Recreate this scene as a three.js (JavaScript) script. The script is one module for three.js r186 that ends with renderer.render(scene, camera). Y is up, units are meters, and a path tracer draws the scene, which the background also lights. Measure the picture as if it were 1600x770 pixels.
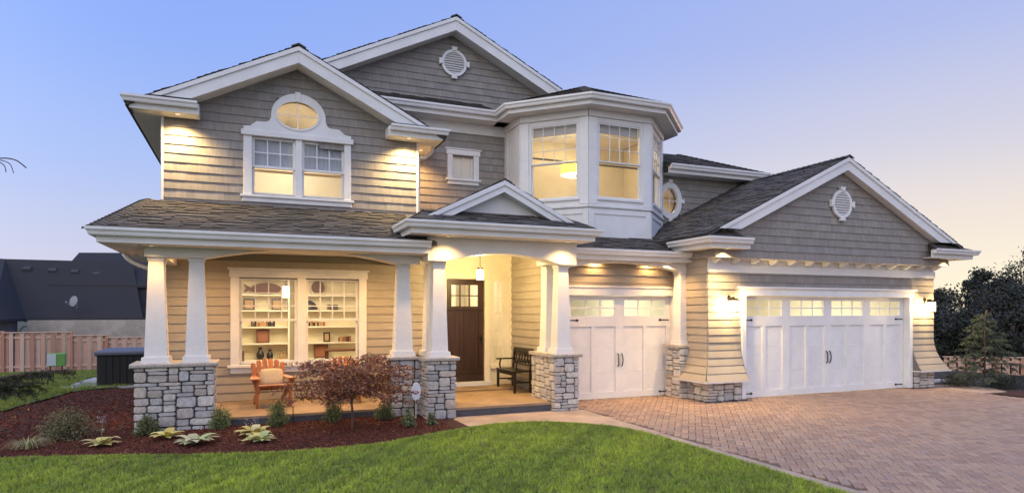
import * as THREE from 'three';
import { mergeGeometries } from 'three/addons/utils/BufferGeometryUtils.js';
import { RectAreaLightUniformsLib } from 'three/addons/lights/RectAreaLightUniformsLib.js';
RectAreaLightUniformsLib.init();

/* ---------- camera, sky, sun, exposure ---------- */
const scene = new THREE.Scene();
const camera = new THREE.PerspectiveCamera(51.842, 1600 / 972, 0.1, 900);
camera.setViewOffset(1600, 972, 0, 0, 1600, 770);           // level camera, lens shifted up as in the photograph
camera.position.set(0, 1.83, 0);
camera.lookAt(0.3833, 1.83, -0.9236);
scene.add(camera);
const renderer = new THREE.WebGLRenderer({ antialias: true });
renderer.toneMapping = THREE.LinearToneMapping;
renderer.toneMappingExposure = 1.0;
renderer.shadowMap.enabled = true;

const SUN_AZ = 1.06;                                          // radians to the right of -z: where the afterglow stands
const mix3 = (a, b, t) => [a[0] + (b[0] - a[0]) * t, a[1] + (b[1] - a[1]) * t, a[2] + (b[2] - a[2]) * t];
const sstep = (a, b, x) => { const t = Math.min(1, Math.max(0, (x - a) / (b - a))); return t * t * (3 - 2 * t); };
{
  const W = 512, H = 256, d = new Float32Array(W * H * 4);
  const away = [[0, .66, .63, .77], [.08, .56, .6, .82], [.2, .385, .535, .95], [.36, .27, .44, .97], [.6, .19, .35, .9], [1.57, .17, .3, .8]];
  const glowSide = [[0, 1.08, .9, .6], [.035, 1.02, .92, .7], [.12, .9, .8, .72], [.245, .63, .64, .79], [.38, .43, .51, .86], [.6, .31, .43, .86], [1.57, .17, .3, .8]];
  const at = (tb, e) => { let k = 0; while (k < tb.length - 2 && tb[k + 1][0] < e) k++; const a = tb[k], b = tb[k + 1], t = sstep(0, 1, (e - a[0]) / (b[0] - a[0])) * 0.3 + 0.7 * Math.min(1, (e - a[0]) / (b[0] - a[0])); return mix3(a.slice(1), b.slice(1), t); };
  for (let r = 0; r < H; r++) {
    const el = ((r + 0.5) / H - 0.5) * Math.PI;
    for (let c = 0; c < W; c++) {
      const a = ((c + 0.5) / W - 0.5) * 2 * Math.PI;           // direction (cos a, ., sin a)
      const az = Math.atan2(Math.cos(a), -Math.sin(a));        // from -z towards +x
      let da = Math.abs(az - SUN_AZ); if (da > Math.PI) da = 2 * Math.PI - da;
      const e = Math.max(0, el), col = mix3(at(away, e), at(glowSide, e), Math.exp(-Math.pow(da / 0.85, 2)));
      const dome = 1 + 1.65 * sstep(1.1, 2.9, da) + 1.0 * sstep(0.5, 1.3, e) * (1 - 0.7 * sstep(1.1, 2.9, da));      // the wide pale dusk sky that lights the front of the house
      const wht = mix3(col, [0.65, 0.63, 0.635], 0.85 * sstep(1.1, 2.4, da));
      const g = el < 0 ? 0.3 : 1, i = (r * W + c) * 4;
      d[i] = wht[0] * dome * g; d[i + 1] = wht[1] * dome * g; d[i + 2] = wht[2] * dome * g; d[i + 3] = 1;
    }
  }
  const sky = new THREE.DataTexture(d, W, H, THREE.RGBAFormat, THREE.FloatType);
  sky.mapping = THREE.EquirectangularReflectionMapping; sky.magFilter = THREE.LinearFilter; sky.needsUpdate = true;
  scene.background = sky; scene.environment = sky;
}
const sun = new THREE.DirectionalLight(0xffc38a, 0.5);
sun.position.set(6 + 60 * Math.sin(SUN_AZ), 5, -13 - 60 * Math.cos(SUN_AZ)); sun.target.position.set(6, 1, -13);
sun.castShadow = true; sun.shadow.radius = 20;
Object.assign(sun.shadow.camera, { left: -40, right: 40, top: 40, bottom: -40, near: 1, far: 160 });
scene.add(sun, sun.target);

/* ---------- helpers ---------- */
let _s = 12345;
const rnd = () => { _s = (_s + 0x6d2b79f5) | 0; let t = Math.imul(_s ^ (_s >>> 15), 1 | _s); t = (t + Math.imul(t ^ (t >>> 7), 61 | t)) ^ t; return ((t ^ (t >>> 14)) >>> 0) / 4294967296; };
const seed = (n) => { _s = n; };
const rr = (a, b) => a + (b - a) * rnd();
const pick = (a) => a[Math.floor(rnd() * a.length)];
const names = {};
const numbered = (n) => { const k = (names[n] = (names[n] ?? -1) + 1); return k ? n + '_' + String(k).padStart(3, '0') : n; };
const V = (x, y, z) => new THREE.Vector3(x, y, z);

/* uv in metres from position and normal, for any geometry */
function uvm(g) {
  if (!g.attributes.normal) g.computeVertexNormals();
  const p = g.attributes.position, n = g.attributes.normal, uv = new Float32Array(p.count * 2);
  for (let i = 0; i < p.count; i++) {
    const ax = Math.abs(n.getX(i)), ay = Math.abs(n.getY(i)), az = Math.abs(n.getZ(i));
    if (ay > ax && ay > az) { uv[2 * i] = p.getX(i); uv[2 * i + 1] = p.getZ(i); }
    else if (ax > az) { uv[2 * i] = p.getZ(i); uv[2 * i + 1] = p.getY(i); }
    else { uv[2 * i] = p.getX(i); uv[2 * i + 1] = p.getY(i); }
  }
  g.setAttribute('uv', new THREE.BufferAttribute(uv, 2));
  return g;
}
function add(name, g, m, parent) {
  const o = new THREE.Mesh(g, m); o.name = parent === scene ? numbered(name) : name;
  o.castShadow = o.receiveShadow = true; parent.add(o); return o;
}
const mesh = (name, g, m, parent) => add(name, uvm(g), m, parent);
function group(name, parent, x = 0, y = 0, z = 0, ry = 0) {
  const o = new THREE.Group(); o.name = parent === scene ? numbered(name) : name; o.position.set(x, y, z); o.rotation.y = ry; parent.add(o); return o;
}
function thing(name, label, category, pos = [0, 0, 0], ry = 0, grp) {
  const o = group(name, scene, ...pos, ry); o.userData = { label, category }; if (grp) o.userData.group = grp; return o;
}
function tag(o, label, category, grp) { o.userData.label = label; o.userData.category = category; if (grp) o.userData.group = grp; return o; }
const struct = (o) => { o.userData.kind = 'structure'; return o; };
const stuff = (o) => { o.userData.kind = 'stuff'; return o; };
const merge = (a) => mergeGeometries(a.map((g) => { const q = g.index ? g.toNonIndexed() : g; for (const k of Object.keys(q.attributes)) if (k !== 'position' && k !== 'normal' && k !== 'color') q.deleteAttribute(k); return q; }));

/* chamfered box given by its extents */
function cb(x0, x1, y0, y1, z0, z1, c = 0.006) {
  const w = x1 - x0, h = y1 - y0, d = z1 - z0;
  c = Math.min(c, w * 0.3, h * 0.3, d * 0.3);
  const s = new THREE.Shape([new THREE.Vector2(-w / 2 + c, -h / 2 + c), new THREE.Vector2(w / 2 - c, -h / 2 + c), new THREE.Vector2(w / 2 - c, h / 2 - c), new THREE.Vector2(-w / 2 + c, h / 2 - c)]);
  const g = new THREE.ExtrudeGeometry(s, { depth: d - 2 * c, bevelEnabled: true, bevelThickness: c, bevelSize: c, bevelSegments: 1 });
  g.translate((x0 + x1) / 2, (y0 + y1) / 2, z0 + c); return g;
}
const bx = (x0, x1, y0, y1, z0, z1) => new THREE.BoxGeometry(x1 - x0, y1 - y0, z1 - z0).translate((x0 + x1) / 2, (y0 + y1) / 2, (z0 + z1) / 2);
/* polygon in x,y pushed along z */
function ext(pts, z0, z1, holes = [], c = 0) {
  const s = new THREE.Shape(pts.map((p) => new THREE.Vector2(...p)));
  for (const h of holes) s.holes.push(new THREE.Path(h.map((p) => new THREE.Vector2(...p))));
  const g = new THREE.ExtrudeGeometry(s, c ? { depth: z1 - z0 - 2 * c, bevelEnabled: true, bevelThickness: c, bevelSize: c, bevelOffset: -c, bevelSegments: 1 } : { depth: z1 - z0, bevelEnabled: false });
  g.translate(0, 0, z0 + c); return g;
}
const rect = (x0, x1, y0, y1) => [[x0, y0], [x1, y0], [x1, y1], [x0, y1]];
const oval = (cx, cy, rx, ry, n = 32, a0 = 0, a1 = Math.PI * 2) => Array.from({ length: n + (a1 - a0 < 6.2 ? 1 : 0) }, (_, i) => { const a = a0 + (a1 - a0) * i / n; return [cx + rx * Math.cos(a), cy + ry * Math.sin(a)]; });
/* ring of a window sash: outer rect, inner rect */
const ring = (x0, x1, y0, y1, w, z0, z1, wb = w) => ext(rect(x0, x1, y0, y1), z0, z1, [rect(x0 + w, x1 - w, y0 + wb, y1 - w)]);
/* tapered square post */
function frustum(w0, d0, w1, d1, h) {
  const g = new THREE.CylinderGeometry(Math.SQRT1_2, Math.SQRT1_2, h, 4, 1).toNonIndexed(); g.rotateY(Math.PI / 4); g.translate(0, h / 2, 0);
  const p = g.attributes.position;
  for (let i = 0; i < p.count; i++) { const t = p.getY(i) / h; p.setX(i, p.getX(i) * (w0 + (w1 - w0) * t)); p.setZ(i, p.getZ(i) * (d0 + (d1 - d0) * t)); }
  g.deleteAttribute('normal'); g.computeVertexNormals(); return g;
}
/* moulding: closed profile [out, up] swept along a plan path [x, z]; out lies to the right hand of (dx, dz) turned to (-dz, dx) */
function sweep(prof, path, y) {
  const n = path.length, pos = [], N = prof.length;
  const dir = []; for (let i = 0; i < n - 1; i++) { const dx = path[i + 1][0] - path[i][0], dz = path[i + 1][1] - path[i][1], l = Math.hypot(dx, dz); dir.push([dx / l, dz / l]); }
  const P = [];
  for (let i = 0; i < n; i++) {
    const a = dir[Math.max(0, i - 1)], b = dir[Math.min(n - 2, i)];
    let mx = -a[1] - b[1], mz = a[0] + b[0]; const l = Math.hypot(mx, mz); mx /= l; mz /= l;
    const k = 1 / (mx * -a[1] + mz * a[0]);
    P.push(prof.map(([o, u]) => [path[i][0] + mx * k * o, y + u, path[i][1] + mz * k * o]));
  }
  const area = prof.reduce((s, p, i) => { const q = prof[(i + 1) % N]; return s + p[0] * q[1] - q[0] * p[1]; }, 0), flip = area < 0;
  const tri = (a, b, c) => flip ? pos.push(...a, ...c, ...b) : pos.push(...a, ...b, ...c);
  for (let i = 0; i < n - 1; i++) for (let j = 0; j < N; j++) { const k = (j + 1) % N; tri(P[i][j], P[i + 1][k], P[i][k]); tri(P[i][j], P[i + 1][j], P[i + 1][k]); }
  const T = THREE.ShapeUtils.triangulateShape(prof.map((p) => new THREE.Vector2(...p)), []);
  for (const [a, b, c] of T) { tri(P[0][a], P[0][b], P[0][c]); tri(P[n - 1][a], P[n - 1][c], P[n - 1][b]); }
  const g = new THREE.BufferGeometry(); g.setAttribute('position', new THREE.Float32BufferAttribute(pos, 3)); g.computeVertexNormals(); return g;
}
/* flat convex polygon of 3-D points with thickness downwards */
function slab(pts, t) {
  const pos = [], q = pts.map((p) => [p[0], p[1] - t, p[2]]), n = pts.length;
  for (let i = 1; i < n - 1; i++) { pos.push(...pts[0], ...pts[i], ...pts[i + 1]); pos.push(...q[0], ...q[i + 1], ...q[i]); }
  for (let i = 0; i < n; i++) { const k = (i + 1) % n; pos.push(...pts[i], ...q[i], ...q[k], ...pts[i], ...q[k], ...pts[k]); }
  const g = new THREE.BufferGeometry(); g.setAttribute('position', new THREE.Float32BufferAttribute(pos, 3)); g.computeVertexNormals(); return g;
}
function tube(pts, r, seg = 12, rad = 6) { return new THREE.TubeGeometry(new THREE.CatmullRomCurve3(pts.map((p) => V(...p))), seg, r, rad); }
const cyl = (r0, r1, h, n, x, y, z) => new THREE.CylinderGeometry(r1, r0, h, n).translate(x, y + h / 2, z);
/* straight bar between two points with a rectangular section */
function bar(a, b, w, d) {
  const A = V(...a), B = V(...b), L = A.distanceTo(B), g = new THREE.BoxGeometry(w, L, d);
  const m = new THREE.Matrix4().compose(A.clone().add(B).multiplyScalar(0.5), new THREE.Quaternion().setFromUnitVectors(V(0, 1, 0), B.clone().sub(A).normalize()), V(1, 1, 1));
  return g.applyMatrix4(m);
}

/* ---------- procedural textures ---------- */
function noiseField(n, cells, sd, cy = cells) {                // tileable value noise, n x n
  seed(sd); const g = Float32Array.from({ length: cells * cy }, rnd), o = new Float32Array(n * n);
  for (let y = 0; y < n; y++) for (let x = 0; x < n; x++) {
    const fx = x / n * cells, fy = y / n * cy, ix = Math.floor(fx), iy = Math.floor(fy);
    let tx = fx - ix, ty = fy - iy; tx = tx * tx * (3 - 2 * tx); ty = ty * ty * (3 - 2 * ty);
    const a = g[(iy % cy) * cells + ix % cells], b = g[(iy % cy) * cells + (ix + 1) % cells], c = g[((iy + 1) % cy) * cells + ix % cells], e = g[((iy + 1) % cy) * cells + (ix + 1) % cells];
    o[y * n + x] = (a + (b - a) * tx) * (1 - ty) + (c + (e - c) * tx) * ty;
  }
  return o;
}
function fbm(n, list, sd) {                                     // list of [cellsX, cellsY, weight]
  const o = new Float32Array(n * n); let w = 0;
  list.forEach(([cx, cy, k], i) => { const f = noiseField(n, cx, sd + i * 77, cy); for (let j = 0; j < o.length; j++) o[j] += f[j] * k; w += k; });
  for (let j = 0; j < o.length; j++) o[j] /= w; return o;
}
function tex(n, f, rep, srgb = true) {                          // f(i) -> [r,g,b] 0..1 (linear if srgb is false)
  const d = new Uint8Array(n * n * 4);
  for (let i = 0; i < n * n; i++) { const c = f(i); for (let k = 0; k < 3; k++) d[i * 4 + k] = Math.max(0, Math.min(255, c[k] * 255)); d[i * 4 + 3] = 255; }
  const t = new THREE.DataTexture(d, n, n); t.wrapS = t.wrapT = THREE.RepeatWrapping; t.magFilter = THREE.LinearFilter; t.minFilter = THREE.LinearMipmapLinearFilter; t.generateMipmaps = true;
  if (srgb) t.colorSpace = THREE.SRGBColorSpace; t.repeat.set(...rep); t.needsUpdate = true; return t;
}
const grey = (f, lo, hi) => (i) => { const v = lo + (hi - lo) * f[i]; return [v, v, v]; };
const NF = {
  grain: fbm(256, [[64, 4, 2], [128, 8, 2], [16, 3, 1], [4, 4, 1]], 11),          // runs along v
  blot: fbm(256, [[4, 4, 2], [9, 9, 1.5], [23, 23, 1], [64, 64, 1]], 23),
  fine: fbm(256, [[32, 32, 1], [64, 64, 1.5], [128, 128, 2]], 37),
  mott: fbm(256, [[6, 6, 1], [17, 17, 1], [40, 40, 1], [100, 100, 1]], 51),
};
const T = {
  grain: tex(256, grey(NF.grain, 0.84, 1.08), [1.6, 0.9]),
  woodgrain: tex(256, grey(NF.grain, 0.6, 1.2), [1.6, 0.9]),
  grainB: tex(256, grey(NF.grain, 0, 1), [1.6, 0.9], false),
  blot: tex(256, grey(NF.blot, 0.78, 1.12), [0.5, 0.5]),
  fine: tex(256, grey(NF.fine, 0.75, 1.15), [2.2, 2.2]),
  fineB: tex(256, grey(NF.fine, 0, 1), [2.2, 2.2], false),
  paint: tex(256, grey(NF.blot, 0.93, 1.03), [0.6, 0.6]),
  stone: tex(256, grey(NF.mott, 0.68, 1.18), [3, 3]),
  stoneB: tex(256, grey(NF.mott, 0, 1), [3, 3], false),
};
const std = (r, g, b, rough, more = {}) => new THREE.MeshStandardMaterial({ color: new THREE.Color().setRGB(r, g, b), roughness: rough, metalness: 0, ...more });
const M = {
  white: std(0.78, 0.77, 0.755, 0.5, { map: T.paint }),
  trim: std(0.76, 0.745, 0.72, 0.5, { map: T.paint }),
  soffit: std(0.76, 0.745, 0.72, 0.6, { map: T.paint }),
  siding: std(0.3, 0.272, 0.245, 0.75, { vertexColors: true, map: T.grain, bumpMap: T.grainB, bumpScale: 0.0025 }),
  lap: std(0.36, 0.31, 0.25, 0.7, { vertexColors: true, map: T.paint, bumpMap: T.fineB, bumpScale: 0.0008 }),
  sheath: std(0.2, 0.185, 0.165, 0.8, { map: T.fine }),
  shingle: std(1, 1, 1, 0.92, { vertexColors: true, map: T.fine, bumpMap: T.fineB, bumpScale: 0.003 }),
  deck: std(0.07, 0.062, 0.055, 0.9, { map: T.fine }),
  mortar: std(0.075, 0.072, 0.075, 0.95, { map: T.fine }),
  cap: std(0.5, 0.46, 0.41, 0.8, { map: T.stone, bumpMap: T.stoneB, bumpScale: 0.004 }),
  glass: new THREE.MeshPhysicalMaterial({ color: 0xffffff, roughness: 0.02, metalness: 0, transmission: 1, thickness: 0, ior: 1.45 }),
  iron: std(0.018, 0.017, 0.017, 0.45, { metalness: 0.5 }),
  wood: std(0.05, 0.021, 0.011, 0.38, { map: T.woodgrain, bumpMap: T.grainB, bumpScale: 0.001 }),
  cream: std(0.8, 0.71, 0.5, 0.8, { map: T.paint }),
  creamLight: std(0.82, 0.76, 0.62, 0.7, { map: T.paint }),
  roomWhite: std(0.8, 0.76, 0.66, 0.8, { map: T.paint }),
  floorWood: std(0.3, 0.17, 0.08, 0.4, { map: T.grain }),
  concrete: std(0.44, 0.33, 0.245, 0.85, { map: T.blot, bumpMap: T.fineB, bumpScale: 0.002 }),
  porch: std(0.36, 0.245, 0.145, 0.8, { map: T.blot, bumpMap: T.fineB, bumpScale: 0.001 }),
  riser: std(0.085, 0.085, 0.095, 0.85, { map: T.stone }),
};
const stoneMats = [[0.56, 0.53, 0.5], [0.5, 0.475, 0.45], [0.62, 0.57, 0.51], [0.44, 0.42, 0.4], [0.57, 0.49, 0.41], [0.66, 0.61, 0.54], [0.5, 0.44, 0.39], [0.52, 0.5, 0.49]]
  .map((c) => std(...c, 0.85, { map: T.stone, bumpMap: T.stoneB, bumpScale: 0.006 }));
const glow = (r, g, b, k) => new THREE.MeshStandardMaterial({ color: 0xffffff, roughness: 0.6, emissive: new THREE.Color().setRGB(r, g, b), emissiveIntensity: k });
const WARM = new THREE.Color().setRGB(1, 0.575, 0.21), SOFT = new THREE.Color().setRGB(1, 0.82, 0.54);
const M_lamp = glow(1, 0.8, 0.5, 3), M_lens = glow(1, 0.78, 0.45, 1.3);
/* ---------- the house: one thing, parts, sub-parts ---------- */
const house = thing('house', 'large grey shingle-sided house with white trim, stone piers and two garage doors', 'house');

/* lapped shake courses; each course (or the piece of one beside an opening) is a board of its own */
function siding(part, o) {
  const { at, dir, nrm, y0, y1, L, R, open = [], e = 0.16, shake = [0.11, 0.27], off = () => 0, tone = 1, lap = false } = o;
  const pt = (u, y, t) => [at[0] + dir[0] * u + nrm[0] * t, y, at[1] + dir[1] * u + nrm[1] * t];
  function piece(ya, yb, cy, ua0, ub0, ua1, ub1) {              // trapezoid: at ya from ua0 to ub0, at yb from ua1 to ub1
    if (yb - ya < 0.012 || (ub0 - ua0 < 0.02 && ub1 - ua1 < 0.02)) return;
    const pos = [], col = [], th = (y) => 0.026 - 0.019 * (y - cy) / (e + 0.012);
    const quad = (a, b, c, d, k) => { pos.push(...a, ...b, ...c, ...a, ...c, ...d); for (let i = 0; i < 6; i++) col.push(...k); };
    const len = Math.max(ub0 - ua0, ub1 - ua1), cuts = [0]; let u = rr(...shake) * rnd();
    while (u < len - 0.05) { cuts.push(u / len); u += rr(...shake); }
    cuts.push(1);
    const warm = rr(-0.025, 0.025);
    for (let i = 0; i < cuts.length - 1; i++) {
      const g = (lap ? 0.001 : 0.0025) / len, s = cuts[i] + (i ? g : 0), t = cuts[i + 1], j = rr(-0.0015, 0.003), k = tone * (lap ? rr(0.97, 1.03) : rr(0.92, 1.07)), w = (lap ? 0.2 : 1) * (warm + rr(-0.02, 0.02));
      const kc = [k * (1 + w), k, k * (1 - w)], lo = (f) => ua0 + (ub0 - ua0) * f, hi = (f) => ua1 + (ub1 - ua1) * f;
      const f0 = th(ya) + j + off(ya), f1 = th(yb) + j + off(yb);
      quad(pt(lo(s), ya, f0), pt(lo(t), ya, f0), pt(hi(t), yb, f1), pt(hi(s), yb, f1), kc);
      quad(pt(lo(s), ya, off(ya)), pt(lo(t), ya, off(ya)), pt(lo(t), ya, f0), pt(lo(s), ya, f0), kc);
      if (i) { const p = cuts[i] - g, d = lap ? 0.002 : 0.006; quad(pt(lo(p), ya, f0 - d), pt(lo(s), ya, f0 - d), pt(hi(s), yb, f1 - d * 0.6), pt(hi(p), yb, f1 - d * 0.6), kc.map((v) => v * 0.96)); }
      if (!i) quad(pt(lo(0), ya, off(ya)), pt(lo(0), ya, f0), pt(hi(0), yb, f1), pt(hi(0), yb, off(yb)), kc);
      if (i === cuts.length - 2) quad(pt(lo(1), ya, f0), pt(lo(1), ya, off(ya)), pt(hi(1), yb, off(yb)), pt(hi(1), yb, f1), kc);
    }
    const gm = new THREE.BufferGeometry(); gm.setAttribute('position', new THREE.Float32BufferAttribute(pos, 3)); gm.setAttribute('color', new THREE.Float32BufferAttribute(col, 3)); gm.computeVertexNormals();
    const uv = []; const du = rr(0, 7), dv = rr(0, 7); for (let i = 0; i < pos.length; i += 3) uv.push((pos[i] - at[0]) * dir[0] + (pos[i + 2] - at[1]) * dir[1] + du, pos[i + 1] + dv); gm.setAttribute('uv', new THREE.Float32BufferAttribute(uv, 2));
    add('siding_board', gm, lap ? M.lap : M.siding, part);
  }
  for (let cy = y0; cy < y1 - 0.012; cy += e) {
    const ya = cy, yb = Math.min(cy + e + 0.012, y1);
    const l0 = L(ya), l1 = L(yb), r0 = R(ya), r1 = R(yb);
    const hit = open.filter((w) => w[2] < yb - 0.01 && w[3] > ya + 0.01 && w[0] < r0 && w[1] > l0).sort((a, b) => a[0] - b[0]);
    let x = null;
    for (const w of hit) {
      const a0 = x ?? l0, a1 = x ?? l1;
      if (w[0] - Math.max(a0, a1) > 0.02) piece(ya, yb, cy, a0, w[0], a1, w[0]);
      if (w[2] > ya + 0.02) piece(ya, w[2], cy, Math.max(w[0], a0), w[1], Math.max(w[0], a0), w[1]);
      if (w[3] < yb - 0.02) piece(w[3], yb, cy, Math.max(w[0], a0), w[1], Math.max(w[0], a0), w[1]);
      x = w[1];
    }
    if (!hit.length) piece(ya, yb, cy, l0, r0, l1, r1);
    else if (Math.max(r0, r1) - x > 0.02) piece(ya, yb, cy, x, r0, x, r1);
  }
}
/* asphalt shingles on a convex roof plane; first edge is the eave, points run counter-clockwise from above */
function roofPlane(name, pts, o = {}) {
  const part = o.part ?? group(name, house), A = V(...pts[0]), U = V(...pts[1]).sub(A).normalize(), Nn = U.clone().cross(V(...pts[2]).sub(A)).normalize(), W = Nn.clone().cross(U);
  if (Nn.y < 0) throw new Error('roof turned over ' + name);
  const q = pts.map((p) => { const d = V(...p).sub(A); return [d.dot(U), d.dot(W)]; }), vm = Math.max(...q.map((p) => p[1]));
  const span = (v) => { let lo = 1e9, hi = -1e9; for (let i = 0; i < q.length; i++) { const a = q[i], b = q[(i + 1) % q.length]; if ((a[1] - v) * (b[1] - v) <= 0 && a[1] !== b[1]) { const u = a[0] + (b[0] - a[0]) * (v - a[1]) / (b[1] - a[1]); lo = Math.min(lo, u); hi = Math.max(hi, u); } } return [lo, hi]; };
  const pos = [], col = [], e = o.e ?? 0.125, pt = (u, v, h) => { const p = A.clone().addScaledVector(U, u).addScaledVector(W, v).addScaledVector(Nn, h); return [p.x, p.y, p.z]; };
  const quad = (a, b, c, d, k) => { pos.push(...a, ...b, ...c, ...a, ...c, ...d); for (let i = 0; i < 6; i++) col.push(...k); };
  for (let v = -0.015, row = 0; v < vm - 0.01; v += e, row++) {
    const v0 = Math.max(v, 0.0008), v1 = Math.min(v + e + 0.02, vm - 0.0008), [l0, r0] = span(v0), [l1, r1] = span(v1);
    if (r0 - l0 < 0.03) continue;
    let u = l0 - rr(0, 0.3), k = 1;
    while (u < r0) {
      const w = rr(0.12, 0.28), a = Math.max(u, l0), b = Math.min(u + w, r0), up = rnd() < 0.5 ? 0.014 : 0;
      if (b - a > 0.004) {
        const t = pick([0.05, 0.06, 0.07, 0.082, 0.1, 0.072]) * (o.tone ?? 1) * rr(0.9, 1.1), hu = rr(0.08, 0.24);
        k = [t * (1 + hu), t, t * (1 - hu * 0.9)];
        const c = Math.max(l1, Math.min(r1, a)), d = Math.min(r1, Math.max(l1, b)), h0 = 0.013 + up, h1 = 0.003 + up * 0.8, vb = v - 0.012 * rnd() * (v > 0.02 ? 1 : 0);
        const vv = Math.max(vb, -0.02);
        quad(pt(a, vv, h0), pt(b, vv, h0), pt(d, v1, h1), pt(c, v1, h1), k);
        quad(pt(a, vv, -0.004), pt(b, vv, -0.004), pt(b, vv, h0), pt(a, vv, h0), k.map((x) => x * 0.9));
        if (up) { quad(pt(b, vv, h0 - up), pt(d, v1, h1 - up), pt(d, v1, h1), pt(b, vv, h0), k); quad(pt(a, vv, h0 - up), pt(a, vv, h0), pt(c, v1, h1), pt(c, v1, h1 - up), k); }
      }
      u += w;
    }
  }
  const g = new THREE.BufferGeometry(); g.setAttribute('position', new THREE.Float32BufferAttribute(pos, 3)); g.setAttribute('color', new THREE.Float32BufferAttribute(col, 3)); g.computeVertexNormals();
  stuff(mesh('shingles', g, M.shingle, part));
  mesh('roof_deck', slab(pts.map((p) => [p[0], p[1] - 0.006, p[2]]), o.t ?? 0.05), o.deckMat ?? M.deck, part);
  return part;
}
/* ridge or hip cap: short overlapping folded pieces joined to one strip */
function ridgeCap(part, a, b, sl = 0.45) {
  const A = V(...a), B = V(...b), d = B.clone().sub(A), len = d.length(), n = Math.max(2, Math.round(len / 0.15)), pos = [], col = [];
  d.normalize(); const s = V(0, 1, 0).cross(d).normalize(), w = 0.13;
  for (let i = 0; i < n; i++) {
    const p = A.clone().addScaledVector(d, len * i / n), q = A.clone().addScaledVector(d, Math.min(len, len * (i + 1.2) / n)), t = rr(0.06, 0.11), k = [t * 1.1, t, t * 0.93];
    const P = (o, m, h) => { const r = o.clone().addScaledVector(s, m * w); return [r.x, r.y + h - Math.abs(m) * w * sl, r.z]; };
    for (const m of [-1, 1]) {
      const f = (a, b, c, e) => { pos.push(...a, ...b, ...c, ...a, ...c, ...e); for (let j = 0; j < 6; j++) col.push(...k); };
      f(P(p, 0, 0.04), P(q, 0, 0.025), P(q, m, 0.025), P(p, m, 0.04)); f(P(p, 0, 0.01), P(p, 0, 0.04), P(p, m, 0.04), P(p, m, 0.01));
    }
  }
  const g = new THREE.BufferGeometry(); g.setAttribute('position', new THREE.Float32BufferAttribute(pos, 3)); g.setAttribute('color', new THREE.Float32BufferAttribute(col, 3)); g.computeVertexNormals();
  stuff(mesh('ridge_cap', g, M.shingle, part));
}
const GUT = [[0, 0], [0.075, 0], [0.085, 0.018], [0.092, 0.05], [0.118, 0.078], [0.118, 0.115], [0.108, 0.115], [0.108, 0.09], [0.005, 0.09]];
const gutter = (path, y) => mesh('gutter', sweep(GUT, path, y), M.white, house);
const fascia = (path, y, h0 = -0.09, h1 = 0.085) => mesh('fascia', sweep([[-0.03, h0], [-0.002, h0], [-0.002, h1], [-0.03, h1]], path, y), M.trim, house);
const eave = (path, y) => { gutter(path, y); fascia(path, y); };
/* rake boards of a gable: apex, half widths, pitch; with sloping soffit back to the wall */
function rakes(cx, ya, m, wl, wr, z, hv, zw) {
  for (const s of [-1, 1]) {
    const w = s < 0 ? wl : wr, ye = ya - m * w, xb = (ya - hv - ye) / m;
    const P = (k) => s < 0 ? k.reverse() : k;
    mesh('rake_board', ext(P([[cx, ya], [cx, ya - hv], [cx + s * xb, ye], [cx + s * w, ye]]), z - 0.035, z, [], 0.005), M.white, house);
    const t = 0.075;
    mesh('rake_moulding', ext(P([[cx, ya + 0.012], [cx, ya - t], [cx + s * (w - 0.13), ye + m * 0.13 - t], [cx + s * (w + 0.03), ye - m * 0.03 + 0.012 - 0.004]]), z, z + 0.028, [], 0.006), M.white, house);
    mesh('rake_soffit', ext(P([[cx, ya - hv + 0.03], [cx, ya - hv + 0.006], [cx + s * xb, ye + 0.006], [cx + s * (xb + 0.03), ye + 0.02]]), zw, z - 0.036), M.soffit, house);
  }
}
/* exterior wall core with openings */
const core = (part, pts, z0, z1, holes = []) => mesh('sheathing', ext(pts, z0, z1, holes), M.sheath, part);

/* glazed sash: frame ring, muntin bars, one pane for each light; coordinates in the window's own axes */
function sash(win, x0, x1, y0, y1, cols, rows, z, o = {}) {
  const w = o.w ?? 0.045, mt = o.mt ?? 0.02, mat = o.mat ?? M.white, wb = o.wb ?? w;
  mesh('sash', ring(x0, x1, y0, y1, w, z - 0.03, z, wb), mat, win);
  const X0 = x0 + w, X1 = x1 - w, Y0 = y0 + wb, Y1 = y1 - w;
  for (let i = 1; i < cols; i++) { const x = X0 + (X1 - X0) * i / cols; mesh('muntin', bx(x - mt / 2, x + mt / 2, Y0, Y1, z - 0.024, z - 0.004), mat, win); }
  for (let j = 1; j < rows; j++) { const y = Y0 + (Y1 - Y0) * j / rows; mesh('muntin', bx(X0, X1, y - mt / 2, y + mt / 2, z - 0.0225, z - 0.0055), mat, win); }
  for (let i = 0; i < cols; i++) for (let j = 0; j < rows; j++) {
    const a = X0 + (X1 - X0) * i / cols, b = X0 + (X1 - X0) * (i + 1) / cols, c = Y0 + (Y1 - Y0) * j / rows, d = Y0 + (Y1 - Y0) * (j + 1) / rows;
    mesh('pane', new THREE.PlaneGeometry(b - a, d - c).translate((a + b) / 2, (c + d) / 2, z - 0.014), o.glass ?? M.glass, win);
  }
}
function doubleHung(win, x0, x1, y0, y1, cols, rows, split) {    // split: height of the meeting rail
  sash(win, x0, x1, split - 0.02, y1, cols, rows, -0.02);
  sash(win, x0, x1, y0, split + 0.025, 1, 1, -0.055, { wb: 0.06 });
}
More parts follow.
